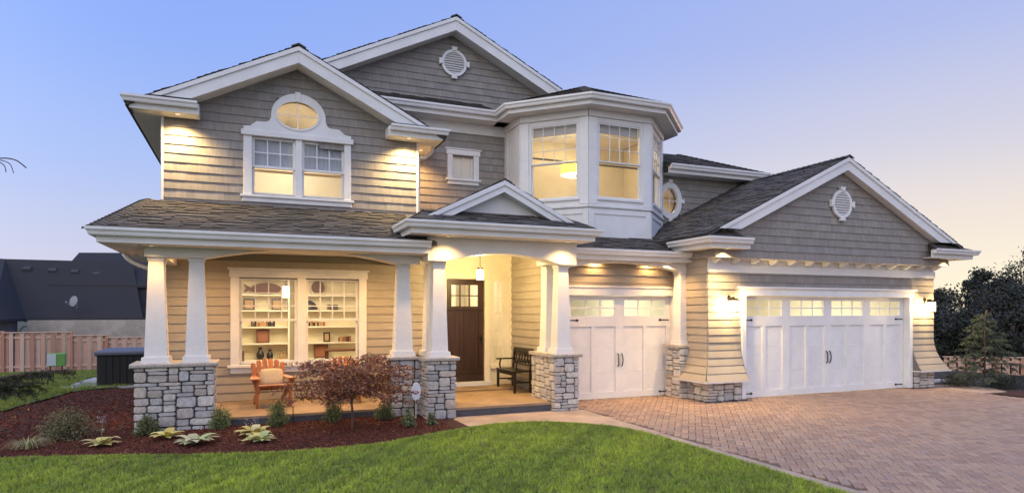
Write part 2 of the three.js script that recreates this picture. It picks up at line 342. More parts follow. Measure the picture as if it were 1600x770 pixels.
/* --- front of the left gable, upper floor and porch wall (z = -12.9) --- */
const ZW = -12.9, XL = -1.38, XR = 3.23;
{
  const w = group('wall', house); w.userData.label = 'upper wall of the left gable with shake siding';
  const gy = (x) => 6.62 - 0.497 * Math.abs(x - 0.9);
  const opn = [[0.04, 1.82, 4.0, 5.14], [0.5, 1.3, 5.14, 5.86]];
  core(w, [[XL, 3.3], [XR, 3.3], [XR, gy(XR)], [0.9, 6.62], [XL, gy(XL)]], ZW - 0.14, ZW - 0.001, [rect(0.06, 1.8, 4.03, 5.1), oval(0.9, 5.56, 0.41, 0.285)]);
  const half = (y) => (6.6 - y) / 0.497;
  siding(w, { at: [0, ZW], dir: [1, 0], nrm: [0, 1], y0: 3.7, y1: 6.56, L: (y) => Math.max(XL, 0.9 - half(y)), R: (y) => Math.min(XR, 0.9 + half(y)), open: opn });
  const p = group('wall', house); p.userData.label = 'porch wall with lapped boards round the front window';
  core(p, rect(XL, 3.5, 0, 3.28), ZW - 0.14, ZW - 0.001, [rect(-0.15, 2.08, 0.84, 2.44)]);
  siding(p, { at: [0, ZW], dir: [1, 0], nrm: [0, 1], y0: 0.17, y1: 2.76, L: () => XL, R: () => 3.38, open: [[-0.18, 2.1, 0.8, 2.47]], lap: true, shake: [1.6, 3.4], tone: 1.06 });
  mesh('corner_board', cb(XL - 0.03, XL + 0.012, 3.7, 5.4, ZW - 0.1, ZW + 0.034), M.trim, house);
  mesh('corner_board', cb(XR - 0.012, XR + 0.03, 3.7, 5.4, ZW - 0.1, ZW + 0.034), M.trim, house);
  mesh('corner_board', cb(XL - 0.03, XL + 0.03, 0.17, 2.76, ZW - 0.1, ZW + 0.034), M.trim, house);
  mesh('corner_board', cb(3.38, 3.5, 0.17, 2.98, ZW - 0.02, ZW + 0.034), M.trim, house);
  const s = group('wall', house); s.userData.label = 'side wall beneath the left eaves';
  mesh('sheathing', bx(XL, XL + 0.14, 0, 5.55, -19, ZW - 0.14), M.sheath, s);
  siding(s, { at: [XL, -19], dir: [0, 1], nrm: [-1, 0], y0: 0.17, y1: 5.38, L: () => 0, R: () => 6.0, shake: [0.3, 0.6] });
  const r = group('wall', house); r.userData.label = 'short return wall beside the small window';
  mesh('sheathing', bx(XR - 0.14, XR - 0.001, 3.3, 5.55, -14.2, ZW - 0.14), M.sheath, r);
  siding(r, { at: [XR, ZW - 0.02], dir: [0, -1], nrm: [1, 0], y0: 3.7, y1: 5.4, L: () => 0, R: () => 1.0 });
}
/* left gable roof, rakes and return eaves */
{
  const RA = 6.745, RX = 0.89, m = 0.497;
  rakes(RX, RA - 0.02, m, 2.38, 2.4, -12.48, 0.29, ZW + 0.03);
  const part = group('roof', house); part.userData.label = 'front-facing gable roof above the porch';
  roofPlane('roof', [[-1.9, RA - m * 2.79, -19], [-1.9, RA - m * 2.79, -12.46], [RX, RA, -12.46], [RX, RA, -19]], { part });
  roofPlane('roof', [[3.72, RA - m * 2.83, -12.46], [3.72, RA - m * 2.83, -14.2], [RX, RA, -14.2], [RX, RA, -12.46]], { part });
  ridgeCap(part, [RX, RA + 0.01, -12.44], [RX, RA + 0.01, -14.6], 0.5);
  const yg = 5.375, zr = -12.5;
  eave([[-1.85, -19], [-1.85, zr], [-0.8, zr]], yg);
  eave([[2.6, zr], [3.68, zr], [3.68, -13.9]], yg);
  roofPlane('roof', [[-1.9, 5.47, -12.44], [-0.82, 5.47, -12.44], [-0.98, 5.6, ZW], [-1.46, 5.6, ZW]], { part });
  roofPlane('roof', [[2.62, 5.47, -12.44], [3.73, 5.47, -12.44], [3.3, 5.6, ZW], [2.78, 5.6, ZW]], { part });
  const s = group('soffit', house);
  mesh('soffit_board', bx(-1.85, -0.81, yg - 0.09, yg - 0.07, ZW + 0.03, zr - 0.03), M.soffit, s);
  mesh('soffit_board', bx(-1.82, XL - 0.032, yg - 0.088, yg - 0.07, -19, ZW + 0.03), M.soffit, s);
  mesh('soffit_board', bx(2.61, 3.65, yg - 0.09, yg - 0.07, ZW + 0.03, zr - 0.03), M.soffit, s);
  mesh('soffit_board', bx(XR + 0.032, 3.65, yg - 0.088, yg - 0.07, -13.9, ZW + 0.03), M.soffit, s);
  mesh('return_end', ext([[-0.81, yg - 0.09], [-0.78, yg - 0.09], [-0.78, yg + 0.09], [-0.81, yg + 0.09]], ZW + 0.03, zr), M.trim, house);
  mesh('return_end', ext([[2.575, yg - 0.09], [2.605, yg - 0.09], [2.605, yg + 0.09], [2.575, yg + 0.09]], ZW + 0.03, zr), M.trim, house);
}
/* upper window with the curved head and oval light */
{
  const win = group('window', house, 0, 0, ZW); win.userData.label = 'white upstairs window pair with a curved head and an oval light';
  const x0 = -0.06, x1 = 1.9;
  const head = [[x0, 5.1], [x1, 5.1], [x1, 5.27], [1.8, 5.28]];
  for (let i = 0; i <= 6; i++) { const a = i / 6 * Math.PI / 2; head.push([1.8 - 0.07 * Math.sin(a) * 1.6 - 0.02, 5.285 + 0.09 * Math.sin(a)]); }
  head.push([1.56, 5.375]);
  for (let i = 0; i <= 5; i++) { const a = i / 5 * Math.PI / 2; head.push([1.52 - 0.09 * Math.sin(a), 5.38 + 0.09 * (1 - Math.cos(a))]); }
  const R = 0.56; for (let i = 0; i <= 24; i++) { const a = -0.1 + (Math.PI + 0.2) * i / 24; head.push([0.92 + 0.5 * Math.cos(a), 5.53 + 0.45 * Math.sin(a)]); }
  const left = []; for (const p of head.slice(2, 17)) left.unshift([2 * 0.92 - p[0], p[1]]);
  const all = head.concat(left).filter((p, i, a) => !i || Math.hypot(p[0] - a[i - 1][0], p[1] - a[i - 1][1]) > 0.004);
  mesh('arched_head', ext(all, 0.002, 0.05, [oval(0.9, 5.56, 0.38, 0.265)], 0.005), M.white, win);
  mesh('oval_ring', ext(oval(0.9, 5.56, 0.415, 0.3), 0.05, 0.066, [oval(0.9, 5.56, 0.372, 0.257)], 0.004), M.white, win);
  mesh('keystone', ext([[0.865, 5.83], [0.935, 5.83], [0.95, 6.0], [0.85, 6.0]], 0.051, 0.074, [], 0.004), M.white, win);
  mesh('muntin', bx(0.892, 0.908, 5.3, 5.82, 0.005, 0.02), M.white, win); mesh('muntin', bx(0.52, 1.28, 5.552, 5.568, 0.006, 0.019), M.white, win);
  for (const a of [0, 1, 2, 3]) { const pts = [[0.9, 5.56], ...oval(0.9, 5.56, 0.385, 0.27, 8, a * Math.PI / 2, (a + 1) * Math.PI / 2)]; mesh('pane', new THREE.ShapeGeometry(new THREE.Shape(pts.map((p) => new THREE.Vector2(...p)))).translate(0, 0, 0.01), M.glass, win); }
  mesh('head_casing', cb(x0 - 0.04, x1 + 0.04, 5.1, 5.2, 0.051, 0.085), M.white, win);
  mesh('casing', cb(x0, 0.09, 4.0, 5.1, 0, 0.045), M.white, win); mesh('casing', cb(1.77, x1, 4.0, 5.1, 0, 0.045), M.white, win); mesh('mullion', cb(0.86, 0.98, 4.0, 5.1, -0.05, 0.046), M.white, win);
  mesh('sill', cb(x0 - 0.05, x1 + 0.05, 3.955, 4.005, -0.02, 0.085), M.white, win); mesh('apron', cb(x0 - 0.02, x1 + 0.02, 3.87, 3.953, 0, 0.045), M.white, win);
  doubleHung(win, 0.09, 0.86, 4.005, 5.1, 3, 2, 4.545); doubleHung(win, 0.98, 1.77, 4.005, 5.1, 3, 2, 4.545);
  const sm = std(0.36, 0.39, 0.44, 0.8);
  for (const [a, b] of [[0.1, 0.85], [0.99, 1.76]]) {             // pleated shades behind the upper sashes
    const pts = []; for (let i = 0; i <= 18; i++) pts.push([a + (b - a) * i / 18, -0.115 + (i % 2) * 0.012]);
    for (let i = 18; i >= 0; i--) pts.push([a + (b - a) * i / 18, -0.118 + (i % 2) * 0.012]);
    mesh('shade', ext(pts.map(([x, z]) => [x, -z]), 0, 0.55).rotateX(-Math.PI / 2).translate(0, 4.56, 0), sm, win);
  }
}
/* ground-floor front window */
{
  const win = group('window', house, 0, 0, ZW); win.userData.label = 'wide white front window pair on the porch';
  mesh('head_casing', cb(-0.3, 2.22, 2.46, 2.6, 0, 0.055), M.white, win); mesh('drip_cap', cb(-0.33, 2.25, 2.6, 2.635, 0, 0.085), M.white, win);
  mesh('casing', cb(-0.28, -0.13, 0.83, 2.46, 0, 0.048), M.white, win); mesh('casing', cb(2.05, 2.2, 0.83, 2.46, 0, 0.048), M.white, win); mesh('mullion', cb(0.89, 1.05, 0.83, 2.46, -0.05, 0.049), M.white, win);
  mesh('sill', cb(-0.33, 2.25, 0.78, 0.832, -0.02, 0.09), M.white, win); mesh('apron', cb(-0.28, 2.2, 0.68, 0.778, 0, 0.05), M.white, win);
  doubleHung(win, -0.13, 0.89, 0.832, 2.46, 4, 3, 1.66); doubleHung(win, 1.05, 2.05, 0.832, 2.46, 4, 3, 1.66);
}
/* --- stone piers --- */
const stoneShapes = [];
{
  seed(900);
  for (let v = 0; v < 16; v++) {                                  // unit stones: x,y in -.5...5, z 0..1, rounded and uneven
    const ring0 = []; const n = 8, base = [[-0.5, -0.34], [-0.38, -0.5], [0.38, -0.5], [0.5, -0.34], [0.5, 0.34], [0.38, 0.5], [-0.38, 0.5], [-0.5, 0.34]];
    for (const [x, y] of base) ring0.push([x * rr(0.93, 1), y * rr(0.88, 1)]);
    const pos = [], P = (i, z, k) => [ring0[i % n][0] * k, ring0[i % n][1] * k, z];
    const tilt = [rr(-0.25, 0.25), rr(-0.25, 0.25)], top = (i, k, z) => { const p = P(i, 0, k); return [p[0], p[1], z + p[0] * tilt[0] + p[1] * tilt[1]]; };
    for (let i = 0; i < n; i++) {
      pos.push(...P(i, 0, 1), ...P(i + 1, 0, 1), ...top(i + 1, 0.97, 0.62), ...P(i, 0, 1), ...top(i + 1, 0.97, 0.62), ...top(i, 0.97, 0.62));
      pos.push(...top(i, 0.97, 0.62), ...top(i + 1, 0.97, 0.62), ...top(i + 1, 0.88, 0.95), ...top(i, 0.97, 0.62), ...top(i + 1, 0.88, 0.95), ...top(i, 0.88, 0.95));
      pos.push(...top(i, 0.88, 0.95), ...top(i + 1, 0.88, 0.95), 0, 0, 1.0);
    }
    const g = new THREE.BufferGeometry(); g.setAttribute('position', new THREE.Float32BufferAttribute(pos, 3)); g.computeVertexNormals();
    const uv = []; const a = rr(0, 3), b = rr(0, 3); for (let i = 0; i < pos.length; i += 3) uv.push(pos[i] * 0.2 + pos[i + 2] * 0.04 + a, pos[i + 1] * 0.1 + b); g.setAttribute('uv', new THREE.Float32BufferAttribute(uv, 2));
    stoneShapes.push(g);
  }
}
/* random ashlar on one face: origin at the lower left corner, u along the face */
function stoneFace(part, ox, oy, oz, ry, W, H, sc = 1, warm = 0) {
  const cw = 0.035, ch = 0.056 * sc, nx = Math.round(W / cw), ny = Math.round(H / ch), cx = W / nx, cyy = H / ny, occ = Array.from({ length: ny }, () => new Uint8Array(nx));
  const co = Math.cos(ry), si = Math.sin(ry);
  for (let j = 0; j < ny; j++) for (let i = 0; i < nx; i++) {
    if (occ[j][i]) continue;
    let hh = pick([1, 1, 2, 2, 2, 3]); if (j + hh > ny) hh = ny - j; if (ny - j - hh === 1 && rnd() < 0.4) hh++;
    let ww = 0, want = Math.round(rr(hh > 2 ? 3.6 : 4, hh === 1 ? 9.5 : 8) * sc); while (i + ww < nx && !occ[j][i + ww] && ww < want) ww++;
    let free = 0; while (i + ww + free < nx && !occ[j][i + ww + free]) free++;
    if (free > 0 && free < 3) ww += free;
    for (let b = 1; b < hh; b++) for (let a = 0; a < ww; a++) if (occ[j + b][i + a]) hh = b;
    for (let b = 0; b < hh; b++) for (let a = 0; a < ww; a++) occ[j + b][i + a] = 1;
    const w = ww * cx - rr(0.004, 0.009), h = hh * cyy - rr(0.003, 0.008), u = (i + ww / 2) * cx, y = (j + hh / 2) * cyy;
    const s = new THREE.Mesh(pick(stoneShapes), pick(stoneMats)); s.name = 'stone'; s.castShadow = s.receiveShadow = true;
    s.position.set(ox + u * co, oy + y, oz - u * si); s.rotation.set(0, ry, 0); s.rotateZ(rr(-0.02, 0.02)); s.scale.set(w * (rnd() < 0.5 ? 1 : -1), h, rr(0.026, 0.042));
    if (s.scale.x < 0) { s.scale.x *= -1; s.rotateZ(Math.PI); }
    part.add(s);
  }
}
function pier(x0, x1, z0, z1, y0, y1, sides, label, capOver = 0.05, sc = 1) {
  const p = group('stone_pier', house); p.userData.label = label;
  mesh('mortar_core', bx(x0 + 0.022, x1 - 0.022, y0 - 0.05, y1, z1 + 0.022, z0 - 0.022), M.mortar, p);
  if (sides.includes('f')) stoneFace(p, x0, y0, z0 - 0.024, 0, x1 - x0, y1 - y0, sc);
  if (sides.includes('l')) stoneFace(p, x0 + 0.024, y0, z1, -Math.PI / 2, z0 - z1, y1 - y0, sc);
  if (sides.includes('r')) stoneFace(p, x1 - 0.024, y0, z0, Math.PI / 2, z0 - z1, y1 - y0, sc);
  if (capOver) mesh('cap_stone', cb(x0 - capOver, x1 + capOver, y1, y1 + 0.062, z1 - capOver, z0 + capOver, 0.014), M.cap, p);
  return p;
}
seed(4242);
pier(-1.55, -0.46, -10.86, -11.5, -0.03, 0.985, 'fr', 'wide stone pier carrying two columns at the porch corner');
pier(2.28, 2.8, -10.9, -11.4, 0, 0.985, 'f', 'set-back stone pier behind the entry pier');
pier(2.79, 3.31, -10.45, -11.3, 0, 0.985, 'fl', 'left stone pier of the entry');
pier(5.17, 5.69, -10.45, -11.45, 0, 0.985, 'fl', 'right stone pier of the entry beside the black bench');
pier(8.36, 8.6, -11.0, -11.5, 0, 1.06, 'fl', 'narrow stone pier right of the single garage door', 0.035);
/* --- tapered columns --- */
function column(x, z, y0, y1, w0, w1, label) {
  const c = group('column', house, x, y0, z); if (label) c.userData.label = label;
  mesh('shaft', frustum(w0, w0, w1, w1, y1 - y0), M.white, c);
  mesh('base_moulding', frustum(w0 + 0.07, w0 + 0.07, w0 + 0.06, w0 + 0.06, 0.09), M.white, c);
  mesh('necking', cb(-w1 / 2 - 0.018, w1 / 2 + 0.018, y1 - y0 - 0.05, y1 - y0 + 0.002, -w1 / 2 - 0.018, w1 / 2 + 0.018), M.white, c);
}
for (const [x, z] of [[-1.27, -11.1], [-0.72, -11.1], [2.53, -11.13]]) column(x, z, 1.045, 2.645, 0.31, 0.2);
column(-1.27, -11.4, 1.045, 2.645, 0.2, 0.16);
for (const [x, z] of [[3.05, -10.7], [3.05, -11.1], [5.43, -10.7], [5.43, -11.2]]) column(x, z, 1.045, 2.68, 0.29, 0.2);
column(8.56, -11.2, 1.12, 2.66, 0.26, 0.22);
/* --- beams with shallow arches --- */
function arch(x0, x1, yTop, spans, z0, z1, label) {               // spans: [xa, xb, ySpring, rise]
  const pts = [[x0, yTop]]; let yb = spans[0][2]; pts.push([x0, yb]);
  for (const [a, b, ys, r] of spans) for (let i = 0; i <= 16; i++) { const t = i / 16; pts.push([a + (b - a) * t, ys + r * (1 - Math.pow(2 * t - 1, 2))]); }
  pts.push([x1, yb], [x1, yTop]);
  const o = mesh('arched_beam', ext(pts.filter((p, i, a) => !i || Math.hypot(p[0] - a[i - 1][0], p[1] - a[i - 1][1]) > 1e-4), z1, z0, [], 0.004), M.trim, house); o.userData.label = label;
}
arch(-1.42, 2.8, 2.9, [[-0.6, 2.4, 2.645, 0.17]], -10.93, -11.25, 'white porch beam with a long shallow arch');
mesh('side_beam', bx(-1.42, -1.15, 2.645, 2.9, ZW + 0.03, -11.26), M.trim, house);
arch(2.82, 5.66, 3.16, [[3.16, 5.33, 2.68, 0.165]], -10.5, -10.86, 'white entry beam with a shallow arch');
mesh('side_beam', bx(2.86, 3.16, 2.72, 3.1, ZW + 0.03, -10.87), M.trim, house); mesh('side_beam', bx(5.3, 5.6, 2.72, 3.1, -11.5, -10.87), M.trim, house);
arch(5.66, 8.72, 2.95, [[5.72, 8.46, 2.66, 0.15]], -11.08, -11.34, 'white arched header over the single garage door');
/* --- porch floor, step and ceilings --- */
{
  const f = group('porch_floor', house);
  mesh('slab', ext([[-1.36, -12.94], [-1.36, -11.3], [-0.55, -11.3], [-0.55, -10.98], [2.82, -10.98], [2.82, -10.56], [5.24, -10.56], [5.24, -11.6], [5.5, -11.6], [5.5, -13.45], [3.3, -13.45], [3.3, -12.94]].map(([x, z]) => [x, -z]).reverse(), 0.12, 0.16).rotateX(-Math.PI / 2), M.porch, f);
  mesh('step_riser', bx(-0.5, 2.8, -0.05, 0.121, -11.3, -10.985), M.riser, f);
  mesh('step_riser', bx(3.28, 5.2, -0.05, 0.121, -11.3, -10.565), M.riser, f);
  mesh('door_step', cb(3.5, 5.5, 0.16, 0.2, -13.35, -12.6, 0.01), M.porch, f);
  mesh('porch_ceiling', bx(-1.9, 2.82, 2.9, 2.93, ZW + 0.02, -10.45), M.soffit, house);
  mesh('porch_ceiling', bx(2.82, 5.66, 3.1, 3.13, -13.35, -10.87), M.soffit, house);
  mesh('porch_ceiling', bx(5.66, 8.6, 2.952, 2.972, -11.6, -10.8), M.soffit, house);
}
/* --- porch roof with hip at the left --- */
{
  const part = group('roof', house); part.userData.label = 'low shingled porch roof below the left gable';
  const y = 2.972;
  roofPlane('roof', [[-1.99, y, -10.38], [2.95, y, -10.38], [2.95, 3.79, -12.89], [-1.6, 3.79, -12.89]], { part, tone: 1.15 });
  roofPlane('roof', [[-1.99, y, -14.6], [-1.99, y, -10.38], [-1.6, 3.79, -12.89], [-1.44, 3.79, -14.6]], { part, tone: 1.15 });
  ridgeCap(part, [-1.98, y + 0.02, -10.4], [-1.6, 3.8, -12.88], 0.3);
  eave([[-1.94, -14.6], [-1.94, -10.43], [2.84, -10.43]], y - 0.087);
  mesh('soffit_board', bx(-1.93, -1.42, 2.796, 2.812, -14.5, -10.46), M.soffit, house);
  mesh('soffit_board', bx(-1.42, 2.82, 2.796, 2.812, -10.928, -10.462), M.soffit, house);
}
/* --- entry roof with pediment --- */
{
  const part = group('roof', house); part.userData.label = 'small entry roof with a white pediment';
  const y = 3.262, z = -10.07;
  roofPlane('roof', [[2.35, y, z + 0.1], [5.87, y, z + 0.1], [5.45, 3.53, -10.5], [2.78, 3.53, -10.5]], { part });
  roofPlane('roof', [[2.35, y, -11.2], [2.35, y, z + 0.1], [2.78, 3.53, -10.5], [2.78, 3.53, -11.2]], { part });
  roofPlane('roof', [[5.87, y, z + 0.1], [5.87, y, -11.6], [5.45, 3.53, -11.6], [5.45, 3.53, -10.5]], { part });
  eave([[2.43, -11.0], [2.43, z + 0.03], [5.79, z + 0.03], [5.79, -11.4]], y - 0.087);
  mesh('soffit_board', bx(2.46, 5.76, 3.086, 3.1, -10.5, z), M.soffit, house); mesh('soffit_board', bx(2.5, 2.82, 3.088, 3.1, -11.4, -10.5), M.soffit, house); mesh('soffit_board', bx(5.66, 5.72, 3.088, 3.1, -11.4, -10.5), M.soffit, house);
  mesh('frieze', bx(2.5, 2.82, 2.98, 3.09, -11.3, -10.55), M.deck, house);
  const cx = 4.13, ya = 4.08, m = 0.49;
  rakes(cx, ya, m, 1.38, 1.44, -10.28, 0.19, -10.5);
  mesh('pediment', ext([[cx - 1.3, 3.4], [cx + 1.3, 3.4], [cx, 4.03]], -10.55, -10.5), M.trim, house);
  roofPlane('roof', [[2.66, ya - m * 1.47, -13.9], [2.66, ya - m * 1.47, -10.27], [cx, ya + 0.015, -10.27], [cx, ya + 0.015, -13.9]], { part });
  roofPlane('roof', [[5.63, ya - m * 1.5, -10.27], [5.63, ya - m * 1.5, -13.9], [cx, ya + 0.015, -13.9], [cx, ya + 0.015, -10.27]], { part });
  ridgeCap(part, [cx, ya + 0.01, -10.25], [cx, ya + 0.01, -13.9], 0.5);
}
/* --- entry: door wall, side wall --- */
const ZD = -13.3;
{
  const w = group('wall', house); w.userData.label = 'cream wall round the front door';
  mesh('wall_panel', ext(rect(3.3, 5.5, 0.1, 3.1), ZD - 0.12, ZD, [rect(3.98, 4.86, 0.29, 2.53), rect(5.06, 5.32, 0.66, 2.53)]), M.creamLight, w);
  mesh('wall_panel', bx(3.36, 3.5, 0.1, 3.1, ZD, ZW - 0.02), M.creamLight, w);
  for (const [a, b] of [[3.88, 3.98], [4.86, 4.98]]) mesh('door_casing', cb(a, b, 0.2, 2.53, ZD, ZD + 0.04), M.creamLight, w);
  mesh('door_casing', cb(3.84, 5.02, 2.53, 2.66, ZD, ZD + 0.05), M.creamLight, w);
  mesh('threshold', cb(3.7, 5.0, 0.2, 0.29, ZD - 0.1, ZD + 0.13), M.trim, w);
  mesh('sidelight_sill', cb(5.0, 5.4, 0.56, 0.64, ZD, ZD + 0.06), M.creamLight, w);
  const d = group('front_door', house, 3.98, 0.295, ZD - 0.04); d.userData.label = 'dark stained wooden front door with six small panes';
  const DW = 0.88, DH = 2.23;
  const holes = [0, 1, 2].flatMap((i) => [0, 1].map((j) => rect(0.13 + i * 0.213, 0.13 + i * 0.213 + 0.19, 1.64 + j * 0.245, 1.64 + j * 0.245 + 0.222)));
  mesh('slab', ext(rect(0, DW, 0, DH), -0.05, 0, [rect(0.12, 0.42, 0.26, 1.52), rect(0.46, 0.76, 0.26, 1.52), ...holes]), M.wood, d);
  for (const h of holes) mesh('pane', new THREE.PlaneGeometry(0.19, 0.222).translate((h[0][0] + h[1][0]) / 2, (h[0][1] + h[2][1]) / 2, -0.025), M.glass, d);
  for (const a of [0.12, 0.46]) for (let i = 0; i < 3; i++) mesh('plank', cb(a + i * 0.1, a + i * 0.1 + 0.1, 0.26, 1.52, -0.045, -0.014, 0.004), M.wood, d);
  mesh('shelf_moulding', cb(0.05, 0.83, 1.555, 1.6, 0, 0.03), M.wood, d); mesh('kick_rail', cb(0.03, 0.85, 0.17, 0.2, 0, 0.012), M.wood, d);
  mesh('door_handle', merge([bx(0.8, 0.83, 0.82, 1.02, 0.001, 0.014), cyl(0.012, 0.012, 0.12, 8, 0, 0, 0).rotateZ(Math.PI / 2).translate(0.83, 0.95, 0.05)]), M.iron, d);
  const sl = group('window', house, 0, 0, ZD); sl.userData.label = 'tall narrow sidelight beside the front door';
  sash(sl, 5.06, 5.32, 0.66, 2.53, 2, 5, -0.02, { w: 0.03, mt: 0.014, mat: M.creamLight });
  const s = group('wall', house); s.userData.label = 'side wall of the entry behind the bench';
  mesh('sheathing', bx(5.5, 5.64, 0, 3.1, -13.5, -11.62), M.sheath, s);
  siding(s, { at: [5.5, -13.26], dir: [0, 1], nrm: [-1, 0], y0: 0.17, y1: 3.1, L: () => 0, R: () => 1.66, lap: true, shake: [1.6, 3.4], tone: 1.06 });
  mesh('corner_board', cb(5.44, 5.6, 0.16, 3.1, -11.6, -11.5), M.trim, house); mesh('corner_board', cb(5.45, 5.499, 0.16, 3.1, -13.299, -13.24), M.creamLight, house);
}
/* --- single garage (z = -11.5) --- */
function garageDoor(name, x0, x1, z, sections, lites, label, H = 2.13) {
  const d = group('garage_door', house, x0, 0.012, z); d.userData.label = label;
  const W = x1 - x0, sw = W / sections, holes = [], fr = [];
  for (let i = 0; i < sections; i++) {
    const a = i * sw, w0 = a + 0.12, w1 = a + sw - 0.12, y0 = 1.715, y1 = 2.05, lw = (w1 - w0) / 3;
    holes.push(rect(w0, w1, y0, y1));
    fr.push(rect(a + 0.1, a + sw / 2 - 0.045, 0.13, 1.5), rect(a + sw / 2 + 0.045, a + sw - 0.1, 0.13, 1.5));
    for (let k = 1; k < 3; k++) mesh('muntin', bx(w0 + lw * k - 0.012, w0 + lw * k + 0.012, y0, y1, -0.012, 0.01), M.white, d);
    mesh('muntin', bx(w0, w1, (y0 + y1) / 2 - 0.012, (y0 + y1) / 2 + 0.012, -0.0115, 0.0095), M.white, d);
    for (let k = 0; k < 3; k++) for (let j = 0; j < 2; j++) mesh('pane', new THREE.PlaneGeometry(lw, (y1 - y0) / 2).translate(w0 + lw * (k + 0.5), y0 + (y1 - y0) * (j + 0.5) / 2, -0.02), lites, d);
    for (const q of [0, 1]) { const r = fr[fr.length - 2 + q]; const yb = [r[0][1] + 0.001, 0.532, 1.066, r[2][1] - 0.001]; for (let k = 0; k < 3; k++) mesh('door_panel', cb(r[0][0] + 0.001, r[1][0] - 0.001, yb[k] + (k ? 0.0015 : 0), yb[k + 1] - (k < 2 ? 0.0015 : 0), -0.035, -0.006, 0.002), M.white, d); }
  }
  mesh('door_leaf', ext(rect(0, W, 0, H), -0.04, 0.018, holes.concat(fr)), M.white, d);
  const hw = (x, y, s) => { const g = ext([[0, -0.012], [s * 0.2, -0.01], [s * 0.23, -0.028], [s * 0.27, 0], [s * 0.23, 0.028], [s * 0.2, 0.01], [0, 0.012]].map(([a, b]) => [x + a, y + b]), 0.019, 0.027); mesh('strap_hinge', g, M.iron, d); };
  for (const y of [1.63, 0.08]) { hw(0.03, y, 1); hw(W - 0.03, y, -1); }
  for (const s of [-1, 1]) mesh('pull_handle', tube([[W / 2 + s * 0.05, 0.66, 0.025], [W / 2 + s * 0.045, 0.7, 0.06], [W / 2 + s * 0.055, 0.8, 0.065], [W / 2 + s * 0.045, 0.88, 0.06], [W / 2 + s * 0.05, 0.93, 0.025]], 0.012, 10, 6), M.iron, d);
}
const M_gpane = new THREE.MeshPhysicalMaterial({ color: new THREE.Color().setRGB(0.93, 0.97, 0.9), roughness: 0.35, transmission: 1, thickness: 0, ior: 1.45 });
{
  const z = -11.5, w = group('wall', house); w.userData.label = 'lapped board wall round the single garage door';
  core(w, [[5.64, 0], [5.98, 0], [5.98, 2.16], [8.55, 2.16], [8.55, 0], [8.75, 0], [8.75, 2.95], [5.64, 2.95]], z - 0.14, z - 0.001);
  siding(w, { at: [0, z], dir: [1, 0], nrm: [0, 1], y0: 0.02, y1: 2.95, L: () => 5.66, R: () => 8.75, open: [[5.95, 8.58, 0, 2.19]], lap: true, shake: [1.6, 3.4], tone: 1.05 });
  const tr = group('door_trim', house); tr.userData.label = 'white trim of the single garage door';
  mesh('head_casing', cb(5.86, 8.68, 2.151, 2.31, z - 0.13, z + 0.055), M.white, tr); mesh('drip_cap', cb(5.82, 8.72, 2.31, 2.345, z, z + 0.085), M.white, tr);
  mesh('side_casing', cb(5.86, 5.987, 0.01, 2.15, z - 0.13, z + 0.05), M.white, tr); mesh('side_casing', cb(8.543, 8.68, 0.01, 2.15, z - 0.13, z + 0.05), M.white, tr);
  garageDoor('garage_door', 5.99, 8.54, z - 0.1, 2, M_gpane, 'white single garage door with two rows of small panes');
  const part = group('roof', house); part.userData.label = 'low shingled roof over the single garage';
  roofPlane('roof', [[5.6, 3.018, -10.83], [8.98, 3.018, -10.83], [8.98, 3.83, -13.09], [5.6, 3.83, -13.09]], { part });
  eave([[5.68, -10.88], [8.86, -10.88]], 2.93);
  mesh('soffit_board', bx(5.67, 8.85, 2.842, 2.856, -11.08, -10.912), M.soffit, house);
}
/* --- middle upper wall with the small window (z = -13.9) --- */
const ZM = -13.9, YE = 6.2;                                       // underside of the main gutter
{
  const w = group('wall', house); w.userData.label = 'recessed upper wall with the small window';
  core(w, rect(3.1, 5.7, 3.4, 6.14), ZM - 0.14, ZM - 0.001, [rect(4.28, 4.82, 4.84, 5.34)]);
  siding(w, { at: [0, ZM], dir: [1, 0], nrm: [0, 1], y0: 3.62, y1: 5.9, L: () => 3.24, R: () => 5.6, open: [[4.26, 4.84, 4.82, 5.36]] });
  mesh('frieze', bx(3.24, 5.6, 5.88, 6.12, ZM, ZM + 0.04), M.trim, house);
  const win = group('window', house, 0, 0, ZM); win.userData.label = 'small square white upstairs window';
  mesh('head_casing', cb(4.15, 4.96, 5.37, 5.49, 0, 0.06), M.white, win); mesh('drip_cap', cb(4.12, 4.99, 5.49, 5.52, 0, 0.08), M.white, win);
  mesh('casing', cb(4.18, 4.3, 4.83, 5.37, 0, 0.05), M.white, win); mesh('casing', cb(4.8, 4.93, 4.83, 5.37, 0, 0.05), M.white, win);
  mesh('sill', cb(4.14, 4.97, 4.78, 4.83, 0, 0.09), M.white, win); mesh('apron', cb(4.18, 4.93, 4.7, 4.78, 0, 0.05), M.white, win);
  sash(win, 4.3, 4.8, 4.83, 5.37, 2, 1, -0.02, { w: 0.035 });
  const bl = group('blind', win, 0, 0, 0); for (let i = 0; i < 10; i++) mesh('slat', bx(4.31, 4.79, 4.855 + i * 0.05, 4.899 + i * 0.05, -0.072, -0.07), new THREE.MeshPhysicalMaterial({ color: new THREE.Color().setRGB(0.8, 0.77, 0.7), roughness: 0.9, transmission: 0.3, thickness: 0 }), bl);
  for (const s of bl.children.slice()) win.add(s); win.remove(bl);
}
